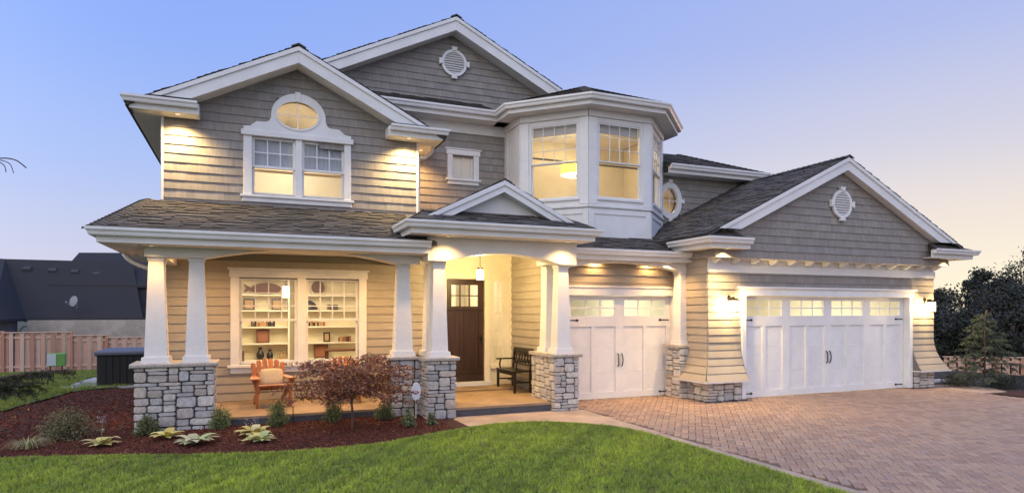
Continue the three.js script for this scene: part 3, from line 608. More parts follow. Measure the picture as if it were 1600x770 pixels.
/* --- main gable --- */
{
  const ZG = -14.7, ZR = -14.32, cx = 4.53, ya = 8.72, m = 0.487;
  const w = group('wall', house); w.userData.label = 'topmost gable wall with the round vent';
  core(w, [[1.6, 5.6], [7.4, 5.6], [7.4, 7.2], [cx, 8.6], [1.6, 7.2]], ZG - 0.14, ZG - 0.001);
  const half = (y) => (8.6 - y) / m;
  siding(w, { at: [0, ZG], dir: [1, 0], nrm: [0, 1], y0: 6.45, y1: 8.52, L: (y) => Math.max(1.6, cx - half(y)), R: (y) => Math.min(7.6, cx + half(y)) });
  rakes(cx, ya - 0.02, m, 3.6, 3.0, ZR, 0.3, ZG + 0.03);
  const part = group('roof', house); part.userData.label = 'main gable roof at the top of the house';
  roofPlane('roof', [[0.6, ya - m * 3.93, -19], [0.6, ya - m * 3.93, ZR + 0.02], [cx, ya, ZR + 0.02], [cx, ya, -19]], { part });
  roofPlane('roof', [[8.4, ya - m * 3.87, ZR + 0.02], [8.4, ya - m * 3.87, -19], [cx, ya, -19], [cx, ya, ZR + 0.02]], { part });
  ridgeCap(part, [cx, ya + 0.01, ZR + 0.04], [cx, ya + 0.01, -19], 0.5);
  roofPlane('roof', [[1.9, 6.287, -13.41], [5.3, 6.287, -13.41], [5.3, 6.84, ZG + 0.02], [1.9, 6.84, ZG + 0.02]], { part });
  vent(4.58, 7.75, ZG + 0.03, 0.37, 0.37, 'round white louvred vent in the top gable');
}
function vent(x, y, z, rx, ry, label) {
  const v = group('gable_vent', house, x, y, z); v.userData.label = label;
  mesh('ring', ext(oval(0, 0, rx * 0.86, ry * 0.86), 0, 0.055, [oval(0, 0, rx * 0.68, ry * 0.68)], 0.006), M.white, v);
  mesh('backing', ext(oval(0, 0, rx * 0.7, ry * 0.7, 24), 0, 0.012), M.trim, v);
  const n = 9; for (let i = 0; i < n; i++) { const yy = -ry * 0.68 + ry * 1.36 * (i + 0.5) / n, hw = rx * 0.68 * Math.sqrt(Math.max(0, 1 - Math.pow(yy / (ry * 0.7), 2))); if (hw > 0.03) mesh('louver', bx(-hw, hw, -0.004, 0.004, -0.022, 0.022).rotateX(0.7).translate(0, yy, 0.032), M.white, v); }
  for (let k = 0; k < 4; k++) { const a = k * Math.PI / 2, r = k % 2 ? ry : rx; const g = ext([[-0.05, -0.02], [0.05, -0.02], [0.075, r * 0.2], [-0.075, r * 0.2]], 0.002, 0.075, [], 0.005).translate(0, r * 0.82, 0).rotateZ(a - Math.PI / 2); mesh('keystone', g, M.white, v); }
}
/* --- bay: half octagon on the upper floor --- */
const BY = { c: -11.9, x0: 6.7, x1: 8.26, q: 1.1 };
const bayPlan = [[BY.x0 - BY.q, ZM], [BY.x0 - BY.q, BY.c - BY.q], [BY.x0, BY.c], [BY.x1, BY.c], [BY.x1 + BY.q, BY.c - BY.q], [BY.x1 + BY.q, -13.15]];
{
  const b = group('bay', house); b.userData.label = 'white half-octagon upstairs bay';
  const faces = [[0, 1, false], [1, 2, true], [2, 3, true], [3, 4, true], [4, 5, false]];
  for (const [i, j, glazed] of faces) {
    const A = bayPlan[i], B = bayPlan[j], L = Math.hypot(B[0] - A[0], B[1] - A[1]), ang = Math.atan2(-(B[1] - A[1]), B[0] - A[0]);
    const P = (g) => g.rotateY(ang).translate(A[0], 0, A[1]), bot = i === 0 ? 3.5 : i >= 3 ? 3.2 : 3.2;
    const win = glazed ? [rect(L / 2 - 0.53, L / 2 + 0.53, 4.26, 5.86)] : [];
    mesh('wall_panel', P(ext(rect(0.001, L - 0.001, bot, 6.15), -0.12, 0, win)), M.white, b);
    if (L > 0.3) {
      mesh('band', P(cb(0.0, L, 4.04, 4.1, 0.001, 0.045)), M.white, b);
      for (const [u0, u1] of [[0.0, 0.13], [L - 0.13, L]]) mesh('corner_trim', P(cb(u0, u1, 3.24, 4.0, 0.001, 0.022)), M.white, b);
      mesh('skirt_rail', P(cb(0.132, L - 0.132, 3.9, 4.0, 0.001, 0.021)), M.white, b);
      for (const [u0, u1] of [[0.0, 0.2], [L - 0.2, L]]) mesh('corner_trim', P(cb(u0, u1, 4.11, 5.96, 0.001, 0.026)), M.white, b);
      mesh('frieze', P(cb(0, L, 5.965, 6.13, 0.001, 0.05)), M.trim, b);
    }
    if (glazed) {
      const g = group('window', house, A[0], 0, A[1], ang); g.userData.label = ['', 'left bay window', 'front bay window', 'right bay window'][i];
      const x0 = L / 2 - 0.53, x1 = L / 2 + 0.53;
      sash(g, x0, x1, 5.02, 5.86, 4, 3, -0.012, { w: 0.03, mt: 0.014, mat: M.trim }); sash(g, x0, x1, 4.26, 5.05, 1, 1, -0.05, { w: 0.035 });
      mesh('sill', cb(x0 - 0.05, x1 + 0.05, 4.2, 4.258, -0.1, 0.04), M.white, g);
            mesh('shade', ext([[-0.1, 5.86], [-0.13, 5.86], [-0.15, 5.72], [-0.135, 5.66], [-0.105, 5.66], [-0.12, 5.72]].map(([z, y]) => [-z, y]).reverse(), x0 + 0.02, x1 - 0.02).rotateY(Math.PI / 2), std(0.42, 0.4, 0.37, 0.9), g);
    }
  }
  const out = (d) => { const p = []; const dirs = []; for (let i = 0; i < 5; i++) { const a = bayPlan[i], c = bayPlan[i + 1], l = Math.hypot(c[0] - a[0], c[1] - a[1]); dirs.push([(c[0] - a[0]) / l, (c[1] - a[1]) / l]); }
    for (let i = 0; i < 6; i++) { const a = dirs[Math.max(0, i - 1)], e = dirs[Math.min(4, i)]; let mx = -a[1] - e[1], mz = a[0] + e[0]; const l = Math.hypot(mx, mz); mx /= l; mz /= l; const k = d / (mx * -a[1] + mz * a[0]); p.push([bayPlan[i][0] + mx * k, bayPlan[i][1] + mz * k]); } return p; };
  const o = out(0.36); const ze = ZM + 0.44;
  o[0] = [o[0][0], ze];
  eave([[1.6, ze], ...o.slice(0, 5), [o[4][0], -14.3]], YE);
  const ring2 = out(0.34), inn = out(-0.02), part = group('roof', house); part.userData.label = 'low hipped roof of the bay';
  for (let i = 0; i < 4; i++) mesh('soffit_board', slab([[inn[i + 1][0], YE - 0.075, inn[i + 1][1]], [inn[i][0], YE - 0.075, inn[i][1]], [ring2[i][0], YE - 0.075, ring2[i][1]], [ring2[i + 1][0], YE - 0.075, ring2[i + 1][1]]], 0.014), M.soffit, house);
  mesh('soffit_board', slab([[inn[4][0], YE - 0.075, -14.2], [inn[4][0], YE - 0.075, inn[4][1]], [ring2[4][0], YE - 0.075, ring2[4][1]], [ring2[4][0], YE - 0.075, -14.2]], 0.014), M.soffit, house);
  mesh('soffit_board', bx(3.0, inn[0][0] + 0.0, YE - 0.089, YE - 0.075, ZM, ze - 0.032), M.soffit, house);
  const e = out(0.41), ap = [7.35, 7.12, -13.35], y = YE + 0.088, bk = [7.35, 7.12, -15.2];
  const E = (i) => [e[i][0], y, e[i][1]];
  roofPlane('roof', [E(1), E(2), ap], { part }); roofPlane('roof', [E(2), E(3), ap], { part }); roofPlane('roof', [E(3), E(4), ap], { part });
  roofPlane('roof', [[e[1][0], y, -15.2], E(1), ap, bk], { part }); roofPlane('roof', [E(4), [e[4][0], y, -15.2], bk, ap], { part });
  for (const i of [1, 2, 3, 4]) ridgeCap(part, [e[i][0], y + 0.015, e[i][1]], ap, 0.2);
}
/* --- right wing wall with the oval window (z = -13.15) --- */
{
  const z = -13.15, w = group('wall', house), xr = 11.98; w.userData.label = 'right upper wall with the oval window';
  core(w, rect(5.7, xr, 2.9, 5.3), z - 0.14, z - 0.001, [rect(5.72, 9.2, 3.4, 5.29), oval(9.68, 4.56, 0.24, 0.33)]);
  siding(w, { at: [0, z], dir: [1, 0], nrm: [0, 1], y0: 3.1, y1: 5.2, L: () => 9.3, R: () => xr, open: [[9.38, 9.98, 4.22, 4.9]] });
  mesh('sheathing', bx(xr - 0.14, xr, 3, 5.3, -18, z - 0.14), M.sheath, w);
  const win = group('window', house, 9.68, 4.56, z); win.userData.label = 'oval white window half hidden by the bay';
  mesh('oval_ring', ext(oval(0, 0, 0.35, 0.46), -0.02, 0.06, [oval(0, 0, 0.22, 0.31)], 0.006), M.white, win);
  mesh('muntin', bx(-0.01, 0.01, -0.31, 0.31, 0.0, 0.02), M.white, win); mesh('muntin', bx(-0.22, 0.22, -0.01, 0.01, 0.001, 0.019), M.white, win);
  for (const a of [0, 1, 2, 3]) mesh('pane', new THREE.ShapeGeometry(new THREE.Shape([[0, 0], ...oval(0, 0, 0.23, 0.32, 8, a * Math.PI / 2, (a + 1) * Math.PI / 2)].map((p) => new THREE.Vector2(...p)))).translate(0, 0, 0.008), M.glass, win);
  for (const k of [0, 1, 2, 3]) { const a = k * Math.PI / 2, r = k % 2 ? 0.43 : 0.32; mesh('keystone', ext([[-0.045, 0], [0.045, 0], [0.06, 0.09], [-0.06, 0.09]], 0.002, 0.08, [], 0.004).translate(0, r, 0).rotateZ(a - Math.PI / 2), M.white, win); }
  const zf = z + 0.42, ye = 5.25; eave([[9.37, zf], [12.42, zf], [12.42, -18]], ye);
  mesh('soffit_board', bx(9.375, 12.4, ye - 0.089, ye - 0.075, -18, zf - 0.032), M.soffit, house);
  const part = group('roof', house); part.userData.label = 'hipped roof of the right wing';
  roofPlane('roof', [[9.37, ye + 0.088, zf + 0.05], [12.48, ye + 0.088, zf + 0.05], [10.9, 6.1, -14.45], [9.37, 6.1, -14.45]], { part });
  roofPlane('roof', [[12.48, ye + 0.088, zf + 0.05], [12.48, ye + 0.088, -18], [10.9, 6.1, -18], [10.9, 6.1, -14.45]], { part });
  ridgeCap(part, [12.47, ye + 0.1, zf + 0.05], [10.9, 6.11, -14.45], 0.3);
}
/* --- double garage --- */
{
  const ZL = -10.42, ZG = -10.12, x0 = 8.61, x1 = 15.4, cx = 11.93;
  const w = group('wall', house); w.userData.label = 'wall of the double garage below the gable';
  core(w, [[x0, 0], [9.55, 0], [9.55, 2.16], [14.52, 2.16], [14.52, 0], [x1, 0], [x1, 3.3], [x0, 3.3]], ZL - 0.14, ZL - 0.001);
  const fl = (y) => 0.27 * Math.pow(Math.max(0, (1.2 - y) / 0.82), 2.1);
  siding(w, { at: [0, ZL], dir: [1, 0], nrm: [0, 1], y0: 0.42, y1: 2.76, L: (y) => x0 - fl(y) * 0.95, R: () => 9.44, open: [[9.52, 14.55, 0, 2.19]], off: fl, lap: true, shake: [0.9, 2], e: 0.155 });
  siding(w, { at: [0, ZL], dir: [1, 0], nrm: [0, 1], y0: 0.42, y1: 2.76, L: () => 14.62, R: (y) => x1 + fl(y) * 0.95, open: [[9.52, 14.55, 0, 2.19]], off: fl, lap: true, shake: [0.9, 2], e: 0.155 });
  siding(w, { at: [0, ZL], dir: [1, 0], nrm: [0, 1], y0: 2.28, y1: 2.76, L: () => 9.44, R: () => 14.62, e: 0.155 });
  const l = group('wall', house); l.userData.label = 'short side wall between the two garages';
  mesh('sheathing', bx(x0, x0 + 0.14, 0, 3.3, -13.1, ZL - 0.14), M.sheath, l);
  siding(l, { at: [x0, -11.42], dir: [0, 1], nrm: [-1, 0], y0: 0.42, y1: 3.1, L: () => 0, R: (y) => 1.0 + fl(y) * 0.95, off: fl, lap: true, shake: [0.9, 2], e: 0.155 });
  const r = group('wall', house); mesh('sheathing', bx(x1 - 0.14, x1, 0, 3.3, -18, ZL - 0.14), M.sheath, r);
  siding(r, { at: [x1, ZL], dir: [0, -1], nrm: [1, 0], y0: 0.42, y1: 3.2, L: (y) => -fl(y) * 0.95, R: () => 7, off: fl, lap: true, shake: [0.9, 2], e: 0.155 });
  /* cheeks that close the flares against the door trim, and the drip edge under them */
  for (const [x, s] of [[9.44, 1], [14.62, -1]]) {
    const pts = [[0, 0.42]]; for (let i = 0; i <= 10; i++) { const y = 0.42 + 0.78 * i / 10; pts.push([fl(y) + 0.02, y]); } pts.push([0, 1.2]);
    mesh('flare_cheek', ext(pts, 0, 0.014).rotateY(-Math.PI / 2).translate(x + (s > 0 ? 0.014 : 0.0), 0, ZL), M.sheath, w);
  }
  const f0 = fl(0.42);
  mesh('drip_edge', bx(x0 - f0 - 0.02, 9.46, 0.395, 0.419, ZL - 0.8, ZL + f0 + 0.03), M.trim, w); mesh('drip_edge', bx(14.6, x1 + f0 + 0.02, 0.395, 0.419, ZL - 0.8, ZL + f0 + 0.03), M.trim, w);
  pier(x0 - 0.05, 9.44, ZL + 0.06, ZL - 0.6, 0, 0.4, 'fl', 'low stone plinth below the flared wall, beside both garage doors', 0);
  pier(14.64, x1 - 0.02, ZL + 0.06, ZL - 0.6, 0, 0.4, 'f', 'low stone plinth below the flared wall at the end of the house', 0);
  const tr = group('door_trim', house); tr.userData.label = 'white trim of the double garage door';
  mesh('head_casing', cb(9.4, 14.66, 2.151, 2.3, ZL - 0.13, ZL + 0.06), M.white, tr); mesh('drip_cap', cb(9.34, 14.72, 2.3, 2.34, ZL, ZL + 0.1), M.white, tr);
  mesh('side_casing', cb(9.45, 9.56, 0.01, 2.15, ZL - 0.14, ZL + 0.055), M.white, tr); mesh('side_casing', cb(14.5, 14.61, 0.01, 2.15, ZL - 0.14, ZL + 0.055), M.white, tr);
  garageDoor('garage_door', 9.57, 14.49, ZL - 0.12, 4, M_gpane, 'white double garage door with four groups of small panes');
  /* jettied gable on lookouts */
  mesh('frieze', cb(x0 - 0.02, x1 + 0.02, 2.62, 2.78, ZL, ZL + 0.045), M.trim, house);
  mesh('soffit_board', bx(x0 - 0.09, x1 + 0.1, 2.9, 2.93, ZL - 0.001, ZG - 0.002), M.soffit, house);
  mesh('frieze', bx(x0, x1, 2.78, 2.9, ZL, ZL + 0.02), M.trim, house);
  for (let i = 0; i < 14; i++) { const x = x0 + 0.1 + i * (x1 - x0 - 0.2) / 13; mesh('lookout', ext([[0, 2.8], [0.08, 2.8], [0.22, 2.87], [0.22, 2.899], [0, 2.899]], -0.035, 0.035, [], 0.004).rotateY(-Math.PI / 2).translate(x, 0, ZL + 0.021), M.trim, house); }
  const gw = group('wall', house); gw.userData.label = 'shake gable wall above the double garage door';
  const half = (y) => (5.0 - y) / 0.485, gl = x0 - 0.08, gr = x1 + 0.09;
  core(gw, [[gl, 2.93], [gr, 2.93], [gr, 3.3], [cx, 5.0], [gl, 3.35]], ZG - 0.12, ZG - 0.001);
  siding(gw, { at: [0, ZG], dir: [1, 0], nrm: [0, 1], y0: 2.9, y1: 4.94, L: (y) => Math.max(gl, cx - half(y)), R: (y) => Math.min(gr, cx + half(y)) });
  siding(gw, { at: [gl, -11.3], dir: [0, 1], nrm: [-1, 0], y0: 2.9, y1: 3.2, L: () => 0, R: () => 1.18 });
  mesh('sheathing', bx(gl + 0.001, gl + 0.12, 2.93, 3.3, -11.3, ZG - 0.12), M.sheath, gw);
  const m = 0.483, ya = 5.115;
  rakes(cx, ya, m, 3.46, 3.5, -9.9, 0.26, ZG + 0.03);
  const part = group('roof', house); part.userData.label = 'gable roof of the double garage';
  roofPlane('roof', [[8.17, ya - m * 3.76 + 0.02, -13.14], [8.17, ya - m * 3.76 + 0.02, -9.88], [cx, ya + 0.02, -9.88], [cx, ya + 0.02, -13.14]], { part, tone: 1.1 });
  roofPlane('roof', [[15.76, ya - m * 3.83 + 0.02, -9.88], [15.76, ya - m * 3.83 + 0.02, -18], [cx, ya + 0.02, -18], [cx, ya + 0.02, -9.88]], { part });
  ridgeCap(part, [cx, ya + 0.03, -9.86], [cx, ya + 0.03, -13.2], 0.5);
  const yg = 3.15, zr = -9.86;
  eave([[8.22, -11.1], [8.22, zr], [9.2, zr]], yg); eave([[14.55, zr], [16.0, zr], [16.0, -18]], yg);
  roofPlane('roof', [[8.17, yg + 0.088, -9.81], [9.17, yg + 0.088, -9.81], [9.0, yg + 0.26, ZG + 0.02], [8.5, yg + 0.26, ZG + 0.02]], { part });
  roofPlane('roof', [[14.58, yg + 0.088, -9.81], [16.05, yg + 0.088, -9.81], [15.6, yg + 0.26, ZG + 0.02], [14.75, yg + 0.26, ZG + 0.02]], { part });
  roofPlane('roof', [[8.17, yg + 0.088, -11.3], [8.17, yg + 0.088, -9.81], [8.5, yg + 0.28, ZG], [8.5, yg + 0.28, -11.3]], { part });
  mesh('soffit_board', bx(8.23, 9.19, yg - 0.09, yg - 0.074, ZG + 0.03, zr - 0.032), M.soffit, house); mesh('soffit_board', bx(8.23, gl - 0.03, yg - 0.088, yg - 0.074, -11.1, ZG + 0.03), M.soffit, house);
  mesh('soffit_board', bx(14.57, 15.98, yg - 0.09, yg - 0.074, ZG + 0.03, zr - 0.032), M.soffit, house); mesh('soffit_board', bx(gr + 0.03, 15.98, yg - 0.088, yg - 0.074, -18, ZG + 0.03), M.soffit, house);
  vent(11.93, 4.15, ZG + 0.028, 0.34, 0.36, 'oval white louvred vent in the garage gable');
}
/* --- downspouts --- */
mesh('downspout', tube([[3.62, 5.37, -13.1], [3.62, 5.2, -13.12], [3.5, 5.08, -13.2], [3.32, 5.0, -13.0], [3.29, 4.9, -12.98], [3.29, 4.5, -12.98], [3.29, 3.85, -12.98]], 0.032, 40, 8), M.white, house);
mesh('downspout', tube([[-1.93, 2.87, -12.6], [-1.93, 2.78, -12.6], [-1.8, 2.66, -12.62], [-1.5, 2.52, -12.66], [-1.44, 2.42, -12.68], [-1.44, 1.5, -12.68], [-1.44, 0.1, -12.68]], 0.034, 40, 8), M.white, house);
mesh('downspout', tube([[5.82, 2.93, -10.98], [5.82, 2.86, -10.99], [5.8, 2.78, -11.02], [5.72, 2.7, -11.04]], 0.03, 16, 8), M.white, house);
/* --- closed rooms behind the windows --- */
function room(x0, x1, y0, y1, z0, z1, wallM, floorM, label, holes) {   // z0 is the front (open to the outer wall), z1 the back
  const r = group('room', house); r.userData.label = label; const t = 0.1;
  mesh('back_wall', bx(x0, x1, y0, y1, z1 - t, z1), wallM, r); mesh('side_wall', bx(x0 - t, x0, y0, y1, z1, z0), wallM, r); mesh('side_wall', bx(x1, x1 + t, y0, y1, z1, z0), wallM, r);
  mesh('floor', bx(x0 - t, x1 + t, y0 - t, y0, z1 - t, z0), floorM, r); if (y1 < 9) mesh('ceiling', bx(x0 - t, x1 + t, y1, y1 + t, z1 - t, z0), M.roomWhite, r);
  return r;
}
function roomLight(x, y, z, w, d, k, c = SOFT) { const l = new THREE.RectAreaLight(c, k, w, d); l.position.set(x, y, z); l.lookAt(x, y - 1, z); scene.add(l); }
{
  room(-1.22, 3.1, 0.17, 2.78, ZW - 0.145, -16.9, M.cream, M.floorWood, 'living room behind the front window');
  room(3.52, 5.48, 0.2, 3.0, ZD - 0.125, -16.6, M.creamLight, M.floorWood, 'hall behind the front door');
  const up = room(-1.22, 3.08, 3.4, 5.5, ZW - 0.145, -16.5, M.roomWhite, M.floorWood, 'upstairs room behind the arched window'); up.remove(up.children[up.children.length - 1]);
  for (const s of [-1, 1]) mesh('ceiling', slab(s < 0 ? [[-1.3, 5.42, -16.6], [-1.3, 5.42, ZW - 0.145], [0.9, 6.38, ZW - 0.145], [0.9, 6.38, -16.6]] : [[3.1, 5.42, ZW - 0.145], [3.1, 5.42, -16.6], [0.9, 6.38, -16.6], [0.9, 6.38, ZW - 0.145]], 0.02), M.roomWhite, up);
  mesh('back_wall', ext([[-1.22, 5.5], [3.08, 5.5], [0.9, 6.42]], -16.6, -16.5), M.roomWhite, up);
  mesh('tray_beam', bx(-0.6, 2.3, 4.9, 5.15, -15.2, -14.9), M.creamLight, up);
  room(3.4, 5.5, 3.6, 5.9, ZM - 0.145, -14.68, M.creamLight, M.floorWood, 'small upstairs room behind the small window');
  const by = group('room', house); by.userData.label = 'upstairs room inside the bay';
  const plan = [[5.72, -13.9], [5.72, -13.03], [6.75, -12.02], [8.21, -12.02], [9.24, -13.03], [9.24, -14.6], [5.72, -14.6]].map(([x, z]) => [x, -z]).reverse();
  mesh('floor', ext(plan, 3.9, 3.96).rotateX(-Math.PI / 2), M.floorWood, by); mesh('ceiling', ext(plan, 6.1, 6.16).rotateX(-Math.PI / 2), M.roomWhite, by);
  mesh('back_wall', bx(5.6, 9.36, 3.9, 6.1, -14.69, -14.6), M.cream, by); mesh('side_wall', bx(9.27, 9.36, 3.9, 6.1, -14.6, -13.03), M.cream, by); mesh('side_wall', bx(5.58, 5.7, 3.9, 6.1, -14.6, -13.92), M.cream, by);
  room(9.42, 11.8, 3.7, 5.15, -13.3, -15.6, M.creamLight, M.floorWood, 'upstairs room behind the oval window');
  room(5.7, 8.5, -0.02, 2.6, -11.66, -16.2, M.roomWhite, M.concrete, 'single garage room'); room(8.8, 15.2, -0.02, 2.6, -10.58, -16.2, M.roomWhite, M.concrete, 'double garage room');
  roomLight(0.9, 2.74, -14.7, 2.4, 2.0, 9); roomLight(4.5, 2.96, -15.2, 1.0, 1.6, 11); roomLight(0.9, 5.9, -14.6, 0.8, 2.4, 17); roomLight(4.5, 5.85, -14.35, 0.8, 0.4, 9);
  roomLight(7.5, 6.05, -13.4, 1.6, 0.9, 7); roomLight(10.5, 5.1, -14.5, 1, 1, 9); const gc = new THREE.Color().setRGB(1, 0.93, 0.74); roomLight(7.1, 2.56, -13.4, 1.6, 2, 8, gc); roomLight(12, 2.56, -13.2, 4, 2.4, 9, gc);
}
/* --- recessed soffit lamps, with a lens that glows and a spot just below it --- */
const GOLD = new THREE.Color().setRGB(1, 0.7, 0.3);
function downlight(x, y, z, k, cone = 1.0, dx = 0, dz = 0, c = WARM) {
  const g = group('recessed_light', house, x, y, z);
  mesh('trim_ring', new THREE.TorusGeometry(0.045, 0.008, 6, 20).rotateX(Math.PI / 2), M.white, g); mesh('lamp_lens', new THREE.CylinderGeometry(0.036, 0.036, 0.008, 16), M_lens, g);
  const l = new THREE.SpotLight(c, k, 0, cone, 0.7, 2); l.position.set(x, y - 0.02, z); l.target.position.set(x + dx, y - 1.2, z + dz); l.castShadow = true; l.shadow.radius = 2.2; scene.add(l, l.target);
}
downlight(-1.12, 5.283, -12.6, 25, 1.25, 0, 0, GOLD); downlight(3.0, 5.283, -12.6, 32, 1.25, 0, 0, GOLD);                // return eaves of the left gable
for (const x of [-0.7, 0.9, 2.2]) downlight(x, 2.895, -11.9, 11, 1.35);                     // porch ceiling
downlight(-1.3, 2.79, -10.72, 3, 1.2); downlight(3.46, 5.284, -13.45, 13, 1.25);
downlight(3.1, 3.08, -10.25, 7, 1.2); downlight(5.35, 3.08, -10.25, 7, 1.2);                 // eave of the entry
downlight(6.3, 2.838, -10.98, 5.5, 1.2); downlight(8.1, 2.838, -10.98, 9, 1.2);               // header of the single garage
downlight(6.6, 2.948, -11.4, 4, 1.2); downlight(7.9, 2.948, -11.4, 4, 1.2);
downlight(8.72, 3.05, -9.98, 22, 1.2, 0, 0, GOLD); downlight(15.3, 3.05, -9.98, 9, 1.2, 0, 0, GOLD);                // return eaves of the garage
downlight(4.2, 3.09, -11.6, 8, 1.3);
/* --- wall lanterns --- */
function lantern(x, z) {
  const g = group('wall_lantern', house, x, 1.82, z); g.userData.label = 'lit wall lantern beside the double garage door';
  mesh('backplate', cb(-0.03, 0.03, 0.16, 0.33, 0, 0.02), M.iron, g); mesh('arm', cb(-0.02, 0.02, 0.27, 0.3, 0.02, 0.17), M.iron, g);
  mesh('roof_cap', frustum(0.19, 0.19, 0.08, 0.08, 0.045).translate(0, 0.225, 0.15), M.iron, g); mesh('lamp_glass', cb(-0.08, 0.08, 0.0, 0.222, 0.07, 0.23, 0.01), glow(1, 0.86, 0.55, 2), g); mesh('base_rim', ext(rect(-0.085, 0.085, -0.085, 0.085), -0.012, 0, [rect(-0.07, 0.07, -0.07, 0.07)]).rotateX(-Math.PI / 2).translate(0, 0, 0.15), M.iron, g);
  const l = new THREE.PointLight(GOLD, 6.5, 0, 2); l.position.set(x, 1.93, z + 0.15); l.castShadow = true; l.shadow.radius = 3; scene.add(l);
}
lantern(9.12, -10.39); lantern(15.05, -10.39);
/* --- entry pendant --- */
{
  const p = thing('pendant_lamp', 'lit cylinder pendant lamp hanging in the entry before the front door', 'lamp', [4.22, 2.44, -11.8]);
  mesh('lamp_glass', cyl(0.07, 0.07, 0.2, 20, 0, 0, 0), glow(1, 0.84, 0.5, 4), p); mesh('lamp_cap', cyl(0.074, 0.05, 0.04, 20, 0, 0.2, 0), M.iron, p); mesh('rod', cyl(0.008, 0.008, 0.42, 6, 0, 0.24, 0), M.iron, p);
  const l = new THREE.PointLight(new THREE.Color().setRGB(1, 0.72, 0.3), 8, 0, 2); l.position.set(4.22, 2.54, -11.8); l.castShadow = true; l.shadow.radius = 3; scene.add(l);
}
/* ---------- ground ---------- */
const lTerr = (x, z) => -0.0016 * Math.pow(Math.min(30, Math.max(0, -z - 11)), 2) * (1 - sstep(-2.8, -1.3, x)) - 0.0062 * Math.pow(Math.min(17, Math.max(0, x - 17)), 2);
function grid(x0, x1, nx, z0, z1, nz, yf) {
  const g = new THREE.PlaneGeometry(1, 1, nx, nz), p = g.attributes.position;
  for (let i = 0; i < p.count; i++) { const v = p.getY(i) + 0.5, z = z1 + (z0 - z1) * v, xa = typeof x0 === 'function' ? x0(z) : x0, xb = typeof x1 === 'function' ? x1(z) : x1, X = xa + (xb - xa) * (p.getX(i) + 0.5); p.setXYZ(i, X, yf(X, z), z); }
  g.computeVertexNormals(); return g;
}
const blot2 = tex(256, (i) => { const v = 0.75 + 0.35 * NF.blot[i], w = NF.fine[i] * 0.25; return [v + w - 0.12, v + w - 0.12, v + w - 0.12]; }, [0.35, 0.35]);
M.soil = std(0.05, 0.06, 0.025, 0.95, { map: blot2 });
M.turf = std(0.06, 0.1, 0.02, 0.95, { map: blot2 });
M.mulch = std(0.06, 0.019, 0.01, 0.95, { map: T.stone, bumpMap: T.stoneB, bumpScale: 0.02 });
struct(mesh('ground', grid(-300, 300, 240, -300, 60, 180, (x, z) => lTerr(x, z) - 0.09 - 0.0008 * Math.max(0, Math.hypot(x, z) - 60)), M.soil, scene));
const nz = (x, z) => Math.sin(x * 3.1 + Math.sin(z * 2.3)) * Math.cos(z * 2.7 + x) * 0.5 + Math.sin(x * 7.3 + z * 5.1) * 0.25;
/* mulch beds */
const mulchY = (x, z) => lTerr(x, z) + 0.02 + 0.018 * nz(x, z);
const bed = struct(mesh('mulch_bed', grid(-9, 3.22, 110, -20.5, -8.35, 110, mulchY), M.mulch, scene));
/* front lawn outline: edge of the bed, of the walk, of the drive */
const lawnEdge = [[-9, -9.9], [-5, -9.85], [-2.72, -9.42], [-2.04, -9.24], [-1.34, -9.02], [-0.62, -8.76], [0.11, -8.55], [0.87, -8.47], [1.7, -8.55], [2.2, -8.78], [2.73, -9.03], [3.17, -9.19], [3.5, -9.3], [3.95, -9.34], [4.35, -9.22], [4.72, -8.95], [5.05, -8.6], [5.26, -8.2], [5.35, -7.6], [5.38, -6.6], [5.4, -5.5], [5.4, -2]];
const smooth = (pts, n = 4) => new THREE.CatmullRomCurve3(pts.map(([x, z]) => V(x, 0, z)), false, 'centripetal').getPoints((pts.length - 1) * n).map((p) => [p.x, p.z]);
const LE = smooth(lawnEdge, 5), lawnPoly = [...LE, [-9, -2]];
const inPoly = (x, z, P) => { let c = false; for (let i = 0, j = P.length - 1; i < P.length; j = i++) if ((P[i][1] > z) !== (P[j][1] > z) && x < (P[j][0] - P[i][0]) * (z - P[i][1]) / (P[j][1] - P[i][1]) + P[i][0]) c = !c; return c; };
const flat = (poly, y0, y1) => ext(poly.map(([x, z]) => [x, -z]), y0, y1).rotateX(-Math.PI / 2);
struct(mesh('lawn', flat(lawnPoly, -0.05, 0.035), M.turf, scene));
/* back lawn on the falling ground at the left */
const backX = (z) => -3.9 + 0.15 * Math.sin(z) - 3.2 * Math.pow(sstep(-14.2, -12.6, z), 1) - 0.0 + (z < -17.6 ? Math.min(3.4, (-17.6 - z) * 1.6) : 0);
struct(mesh('lawn', grid(-26, backX, 30, -28.6, -12.6, 40, (x, z) => lTerr(x, z) + 0.05), M.turf, scene));
/* grass blades */
function tuft(n, h, spread, w) {
  const pos = [];
  for (let i = 0; i < n; i++) {
    const a = rnd() * 6.283, r = Math.sqrt(rnd()) * spread, x = Math.cos(a) * r, z = Math.sin(a) * r, b = rnd() * 6.283, l = h * rr(0.55, 1.1), d = rr(0.1, 0.75) * l, t = rnd() * 6.283, wx = Math.cos(t) * w, wz = Math.sin(t) * w;
    const mx = x + Math.cos(b) * d * 0.35, mz = z + Math.sin(b) * d * 0.35, ex = x + Math.cos(b) * d, ez = z + Math.sin(b) * d, my = l * 0.6, ey = l * 0.92;
    pos.push(x - wx, 0, z - wz, x + wx, 0, z + wz, mx + wx * 0.8, my, mz + wz * 0.8, x - wx, 0, z - wz, mx + wx * 0.8, my, mz + wz * 0.8, mx - wx * 0.8, my, mz - wz * 0.8, mx - wx * 0.8, my, mz - wz * 0.8, mx + wx * 0.8, my, mz + wz * 0.8, ex, ey, ez);
  }
  const g = new THREE.BufferGeometry(); g.setAttribute('position', new THREE.Float32BufferAttribute(pos, 3)); g.computeVertexNormals(); return uvm(g);
}
